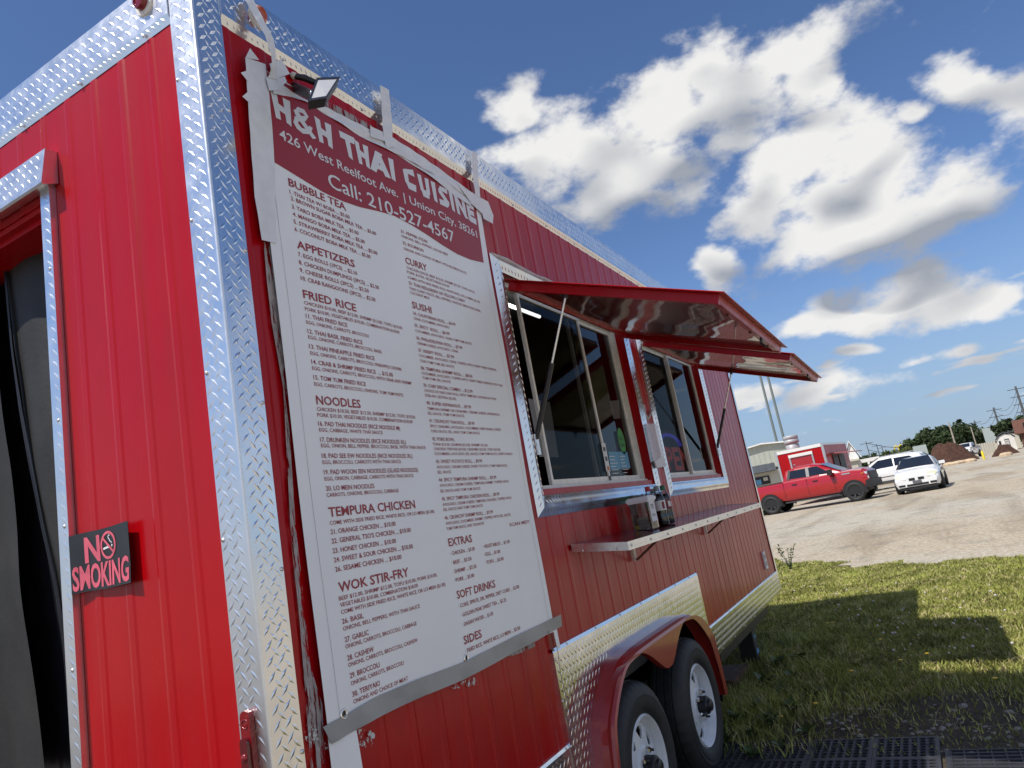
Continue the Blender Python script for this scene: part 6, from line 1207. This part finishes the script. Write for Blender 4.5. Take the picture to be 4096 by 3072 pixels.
# ---- low shed left of the mulch, fence, sheds and brown porch on the right
block('storage_shed', 'low pale shed with grey roof at the left foot of the large mulch pile', 'shed', r8(848, 880), r8(985, 860), 128, r8(915, 850), 0, 4, 'bld_beige', 'side', 'roof_green', rise=1.3)
fe, U, F, w, zt_ = block('board_fence', 'beige panel fence left of the white shed', 'fence', r8(1618, 850), r8(1860, 790), 128, r8(1720, 705), 0, .12, 'fence_beige')
for k in range(9): m_ = MB(); m_.obox(U * (w * k / 8) - F * .1 + np.array((0, 0, 0)), U * .12, F * .1, (0, 0, zt_ + .05)); m_.build('post', 'fence_beige', fe)
block('green_roof_house', 'long low house with grey-green roof behind the beige fence', 'house', r8(1745, 700), r8(1935, 690), 142, r8(1830, 680), 0, 7, 'bld_beige', 'side', 'roof_green', rise=2.2)
def shed(name, label, px0, px1, dist, pxe, pxr, mt, dark=True):
    a, b_ = at(*px0, dist), at(*px1, dist); a[2] = b_[2] = 0; e = empty(name, tuple(a), 0, label, 'shed'); U = b_ - a; w = np.linalg.norm(U); U /= w; F = np.array((-U[1], U[0], 0)); F = F if F @ (a - CAM) > 0 else -F; ze_ = float(at(*pxe, dist)[2]); zr_ = float(at(*pxr, dist)[2])
    P3 = lambda q, z, d: tuple(U * q + F * d + np.array((0, 0, z)))
    out = [(0, ze_), (w * .18, ze_ + (zr_ - ze_) * .62), (w * .5, zr_), (w * .82, ze_ + (zr_ - ze_) * .62), (w, ze_)]
    m_ = MB(); m_.prism([(0, 0), (w, 0)] + out[::-1], P3, 0, 7); m_.build('wall', mt, e)
    up = [(-.15, ze_ - .1)] + [(q, z + .16) for q, z in out[1:4]] + [(w + .15, ze_ - .1)]
    m_ = MB(); m_.prism([(q, z) for q, z in up] + [(q, z + .12) for q, z in up][::-1], P3, -.2, 7.2); m_.build('roof', 'roof_grey', e)
    m_ = MB(); m_.prism([(w * .42, 0), (w * .68, 0), (w * .68, ze_ * .92), (w * .42, ze_ * .92)], P3, -.05, -.002); m_.build('door', 'shed_trim', e)
    for i in range(3):
        for j in range(3): m_ = MB(); q0 = w * (.45 + .073 * i); z0 = ze_ * (.48 + .13 * j); m_.prism([(q0, z0), (q0 + w * .055, z0), (q0 + w * .055, z0 + ze_ * .10), (q0, z0 + ze_ * .10)], P3, -.08, -.051); m_.build('door_pane', 'bld_white', e)
    m_ = MB(); m_.prism([(w * .08, ze_ * .5), (w * .2, ze_ * .5), (w * .2, ze_ * .85), (w * .08, ze_ * .85)], P3, -.05, -.002); m_.build('window', 'dark_opening', e)
    return e
shed('garden_shed', 'white barn-roofed shed with dark door beside the small mulch pile', r8(1905, 800), r8(2135, 785), 118, r8(1900, 655), r8(2030, 575), 'bld_white')
shed('garden_shed', 'cream barn-roofed shed standing behind the white one', r8(1985, 790), r8(2200, 780), 128, r8(1990, 640), r8(2100, 560), 'bld_beige')
bp_, U, F, w, zt_ = block('brown_cabin', 'brown wooden cabin porch at the right edge of the picture', 'cabin', r8(2225, 800), r8(2450, 790), 112, r8(2200, 570), 0, 6, 'bld_brown', 'side', 'bld_brown', rise=1.6, over=.5)
m_ = MB(); m_.obox(U * .6 - F * .05 + np.array((0, 0, .2)), U * 1.6, F * .04, (0, 0, 3.0)); m_.build('doorway', 'dark_opening', bp_)
# ---- mulch piles
def pile(label, pxl, pxr, pxt, dist, seed, skew=.5):
    a, b_ = at(*pxl, dist), at(*pxr, dist); a[2] = b_[2] = 0; c = (a + b_) / 2; W_ = np.linalg.norm(b_ - a); U = (b_ - a) / W_; F = np.array((-U[1], U[0], 0)); F = F if F @ (a - CAM) > 0 else -F; H = float(at(*pxt, dist)[2]); rs = random.Random(seed); c = c + F * W_ * .25
    ph = [rs.random() * 6 for _ in range(8)]
    def hf(x, y):
        xs_ = x - (skew - .5) * .5; r = math.hypot(x * 1.0, y * 1.1); top = min(1, max(0, 1 - r) * 1.55); return H * top * (1 + .10 * math.sin(x * 7 + ph[0]) * math.sin(y * 6 + ph[1]) + .06 * math.sin(x * 17 + ph[2] + y * 5) + .05 * math.sin(y * 23 + ph[3] + x * 9)) + .06 * H * (math.sin(math.atan2(y, x) * 9 + ph[4]) * r) * (top > 0)
    m_ = MB()
    def fn(s, t): th = s * 2 * math.pi; x, y = t * math.cos(th), t * math.sin(th); p = U * (x * W_ / 2) + F * (y * W_ / 2 * .55); return (p[0], p[1], max(0, hf(x, y)) if t < .999 else 0.0)
    m_.sheet(fn, 72, 26); o = m_.build('mulch_pile', 'mulch', None, loc=tuple(c)); return tag(o, label, 'mulch pile')
pile('large heap of dark brown mulch across the far side of the lot', r8(905, 960), r8(1660, 910), r8(1180, 735), 92, 1)
pile('smaller cone of dark brown mulch in front of the white shed', r8(1800, 888), r8(2170, 828), r8(1960, 735), 89, 2)
for i, (x, y, w, lab) in enumerate(((1250, 965, 1.0, 'small tan rock at the foot of the large mulch pile, leftmost of three'), (1385, 952, 2.0, 'long tan slab of rock at the foot of the large mulch pile, middle of three'), (1520, 930, 1.7, 'tan rock at the right foot of the large mulch pile'), (1980, 855, 1.1, 'tan rock at the foot of the smaller mulch pile'))):
    p = onZ(*r8(x, y)); d = np.hypot(*(p - CAM)[:2]); p = at(*r8(x, y), min(d, 84)); m_ = MB(); m_.lathe([(.01, 0), (w * .5, .02), (w * .52, .22), (w * .36, .42), (.01, .46)], n=9, smooth=False); o = m_.build('rock', 'stone_tan', loc=(p[0], p[1], -.02), rot=(0, 0, i)); o.scale = (.6, 1, .8); tag(o, lab, 'rock', 'rocks at the mulch piles')
p = at(*r8(1708, 915), 84.8); hb_ = float(at(*r8(1680, 805), 84.8)[2]); m_ = MB(); m_.lathe([(.11, 0), (.11, hb_ - .08), (.08, hb_ - .02), (.001, hb_)], n=16); tag(m_.build('bollard', 'bollard_yellow', loc=(p[0], p[1], 0)), 'yellow steel bollard between the two mulch piles', 'bollard')
# ---- tall green sign posts behind the gabled building
for i, (top, bot, lab) in enumerate((((2982, 1290), (3110, 1778), 'tall grey-green steel post, left one of the pair behind the building'), ((3013, 1290), (3141, 1778), 'tall grey-green steel post, right one of the pair behind the building'))):
    p = at(*bot, 92.0); q = at(*top, 92.0); m_ = MB(); m_.tube([(0, 0, 0), (0, 0, float(q[2]))], [.16, .13], 12); tag(m_.build('steel_post', 'pole_green', loc=(p[0], p[1], 0)), lab, 'post', 'tall posts behind the building')
# ---- arches sign and flag
p = at(*r8(625, 780), 240.0); zs = float(at(*r8(625, 800), 240)[2]); zt_ = float(at(*r8(625, 732), 240)[2]); dirr = p - CAM; dirr[2] = 0; dirr /= np.linalg.norm(dirr); U = np.array((dirr[1], -dirr[0], 0)); wA = 2.5
sg_ = empty('restaurant_sign', (p[0], p[1], 0), 0, 'tall roadside sign with two yellow arches above the distant trees', 'sign')
m_ = MB(); m_.tube([(0, 0, 0), (0, 0, zs)], .18, 8); m_.build('pole', 'pole_dark', sg_)
for k in (-1, 1):
    m_ = MB(); pts = [U * (wA * .25 * k + wA * .23 * math.cos(t)) + np.array((0, 0, zs + (zt_ - zs) * (math.sin(t) if True else 0))) for t in np.linspace(0, math.pi, 15)]; m_.tube(pts, .17, 8); m_.build('arch', 'yellow', sg_)
m_ = MB(); m_.obox(U * (-wA * .5) + np.array((0, 0, zs - .25)), U * wA, dirr * .3, (0, 0, .25)); m_.build('base_bar', 'pole_dark', sg_)
p = at(*r8(688, 780), 236.0); zf0, zf1 = float(at(*r8(690, 800), 236)[2]), float(at(*r8(690, 757), 236)[2]); fg = empty('flag', (p[0], p[1], 0), 0, 'faded orange and yellow flag flying right of the yellow arches', 'flag'); m_ = MB(); m_.sheet(lambda s, t: tuple(U * (-.8 + s * 1.7) + dirr * (.1 * math.sin(s * 7)) + np.array((0, 0, zf0 + (zf1 - zf0) * t + .15 * math.sin(s * 5)))), 12, 4); m_.build('cloth', 'flag_orange', fg); m_ = MB(); m_.tube([tuple(U * -.85), tuple(U * -.85 + np.array((0, 0, zf1 + .3)))], .09, 6); m_.build('pole', 'pole_dark', fg)
# ---- utility poles and wires
POLES = [((200, 685), (242, 890), 150, 'thin far utility pole, leftmost above the carport', .11, 'pole_dark'), ((335, 720), (372, 850), 190, 'thin far utility pole, second from the left above the carport', .13, 'pole_dark'), ((402, 750), (428, 840), 240, 'thin far utility pole, third from the left and shortest', .15, 'pole_dark'),
         ((1255, 445), (1362, 775), 108, 'pale wooden utility pole in front of the big dark tree', .14, 'pole_wood'), ((1535, 500), (1612, 770), 122, 'pale utility pole at the right side of the big dark tree', .11, 'pole_wood'), ((1580, 420), (1648, 640), 165, 'dark utility pole between the big tree and the pale bushy tree', .17, 'pole_dark'), ((1822, 255), (1945, 640), 140, 'tall dark utility pole rising above the sheds', .20, 'pole_dark'), ((2100, -15), (2260, 500), 125, 'tallest utility pole with many crossarms near the right edge', .22, 'pole_dark')]
tops = []
for i, (t, b_, d, lab, r, mt) in enumerate(POLES):
    q = at(*r8(*t), d); e = empty('utility_pole', (q[0], q[1], 0), 0, lab, 'utility pole', 'utility poles along the far road'); H = float(q[2]); m_ = MB(); m_.tube([(0, 0, 0), (0, 0, H)], [r * .9, r * .6], 8); m_.build('shaft', mt, e); tops.append((q[0], q[1], H))
    dr = np.array((q[0] - CAM[0], q[1] - CAM[1], 0)); dr /= np.linalg.norm(dr); cr = np.array((dr[1], -dr[0], 0)) * .8 + dr * .6; cr /= np.linalg.norm(cr)
    for k in range(4 if i == 7 else (2 if i in (5, 6) else 1)):
        if i in (3, 4): break
        m_ = MB(); zc = H - .4 - k * 1.1; m_.bar(-cr * (1.3 - .1 * k) + np.array((0, 0, zc)), cr * (1.3 - .1 * k) + np.array((0, 0, zc)), .09, .09); m_.build('crossarm', mt, e)
def wire(p, q, sag, r, lab):
    p, q = np.array(p), np.array(q); m_ = MB(); m_.tube([p + (q - p) * t - np.array((0, 0, sag * 4 * t * (1 - t))) for t in np.linspace(0, 1, 14)], r, 4, caps=False); o = m_.build('overhead_wire', 'wire'); return tag(o, lab, 'wire', 'overhead wires')
for dz, r in ((.1, .022), (-.6, .022), (-1.4, .03), (-2.4, .04), (-3.6, .045), (-4.6, .05)): wire((tops[7][0], tops[7][1], tops[7][2] - .6 + dz), (tops[6][0], tops[6][1], tops[6][2] + dz * .8), 1.6 + .3 * abs(dz), r, 'wire strung between the tallest pole and the tall dark pole above the sheds')
for dz in (0, -1.0): wire((tops[6][0], tops[6][1], tops[6][2] - .3 + dz), (tops[5][0], tops[5][1], tops[5][2] - .3 + dz), 1.2, .03, 'wire between the tall dark pole and the dark pole left of it')
for dz in (0, -1.3): wire((tops[5][0], tops[5][1], tops[5][2] - .5 + dz), (tops[0][0], tops[0][1], tops[0][2] - .3 + dz), 2.5, .045, 'long wire running left across the sky towards the far poles')
# ---- trees
M('leaf_dark', (.045, .066, .027), .6, nz=(.8, .45), spec=.2); M('leaf_mid', (.085, .11, .038), .6, nz=(.8, .4), spec=.2); M('leaf_pale', (.12, .14, .045), .6, nz=(.8, .35), spec=.2); M('bark', (.09, .07, .055), .9, nz=(3, .3))
def tree(name, label, px, dist, rx, h0, h1, mt, seed, nclump=46, leaf=.42, per=70, group=None, flat=1.0):
    p = at(*px, dist); e = empty(name, (p[0], p[1], 0), 0, label, 'tree', group); rg = np.random.default_rng(seed); zc = (h0 + h1) / 2; rz = (h1 - h0) / 2
    t = MB(); t.tube([(0, 0, 0), (.1, 0, h0 * .6 + .4), (.2, .1, zc)], [rx * .06, rx * .045, rx * .02], 8)
    for k in range(6): a = k * 1.05; t.tube([(.1, 0, h0 * .7 + .4 + .2 * k), (math.cos(a) * rx * .35, math.sin(a) * rx * .35, zc * .9), (math.cos(a) * rx * .65, math.sin(a) * rx * .65, zc + rz * .3)], [rx * .025, rx * .015, rx * .006], 5)
    t.build('trunk', 'bark', e)
    d = rg.normal(size=(nclump, 3)); d /= np.linalg.norm(d, axis=1)[:, None]; rr = rg.uniform(.35, 1.0, nclump) ** .6; c = d * rr[:, None] * [rx * .86, rx * .86 * flat, rz * .86] + [0, 0, zc]; cr = rg.uniform(.16, .34, nclump) * min(rx, rz * 1.5)
    o = rg.normal(size=(nclump, per, 3)); o /= np.linalg.norm(o, axis=2)[..., None]; P = (c[:, None] + o * (cr[:, None, None] * rg.uniform(.5, 1.05, (nclump, per, 1)))).reshape(-1, 3); n = len(P)
    a = rg.normal(size=(n, 3)); a /= np.linalg.norm(a, axis=1)[:, None]; b = np.cross(a, rg.normal(size=(n, 3))); b /= np.linalg.norm(b, axis=1)[:, None]; s = leaf * rg.uniform(.5, 1.2, (n, 1))
    V = np.stack([P - a * s, P + b * s * .5, P + a * s, P - b * s * .5], 1).reshape(-1, 3); me = bpy.data.meshes.new('crown'); me.from_pydata(V.tolist(), [], (np.arange(n)[:, None] * 4 + [0, 1, 2, 3]).tolist()); me.materials.append(MT[mt]); inst('crown', me, e); return e
def ztree(px, dist): return float(at(*px, dist)[2])
tree('shade_tree', 'big round dark green tree behind the large mulch pile, its left half', r8(1060, 800), 152, 5.8, .6, ztree(r8(1060, 540), 152), 'leaf_dark', 21, 60, .45, 80)
tree('shade_tree', 'big round dark green tree behind the large mulch pile, its right half', r8(1330, 780), 158, 6.4, .8, ztree(r8(1310, 445), 158), 'leaf_dark', 22, 70, .45, 80)
tree('young_tree', 'pale green thin tree left of the big dark tree', r8(760, 860), 140, 2.9, .5, ztree(r8(760, 745), 140), 'leaf_pale', 23, 34, .32, 50)
tree('young_tree', 'pale bushy tree right of the big dark tree above the fence', r8(1700, 720), 176, 4.6, .5, ztree(r8(1760, 490), 176), 'leaf_pale', 24, 44, .42, 60)
tree('young_tree', 'pale bushy tree behind the sheds, next to the tall dark pole', r8(1890, 690), 180, 4.8, .5, ztree(r8(1900, 530), 180), 'leaf_pale', 25, 44, .42, 60)
tree('shade_tree', 'dark tree at the right edge of the picture above the brown cabin', r8(2215, 700), 135, 4.3, 1.5, ztree(r8(2190, 365), 135), 'leaf_dark', 26, 50, .4, 70)
for i, (x, y, d, rx, mt, lab) in enumerate(((310, 845, 230, 6.5, 'leaf_dark', 'low dark tree of the far row, above the carport'), (490, 800, 215, 5.2, 'leaf_mid', 'rounded green tree of the far row, left of the arches sign'), (600, 850, 240, 5.5, 'leaf_mid', 'green tree of the far row, below the arches sign'), (180, 880, 250, 6.0, 'leaf_dark', 'leftmost low tree of the far row'), (680, 830, 200, 3.6, 'leaf_pale', 'pale green tree of the far row, below the orange flag'), (2050, 760, 230, 9.0, 'leaf_mid', 'distant green tree behind the sheds at the right'))):
    tree('distant_tree', lab, r8(x, y + 40), d, rx, .3, max(3.0, ztree(r8(x, y), d)), mt, 40 + i, 40, .55, 50, 'far row of trees')
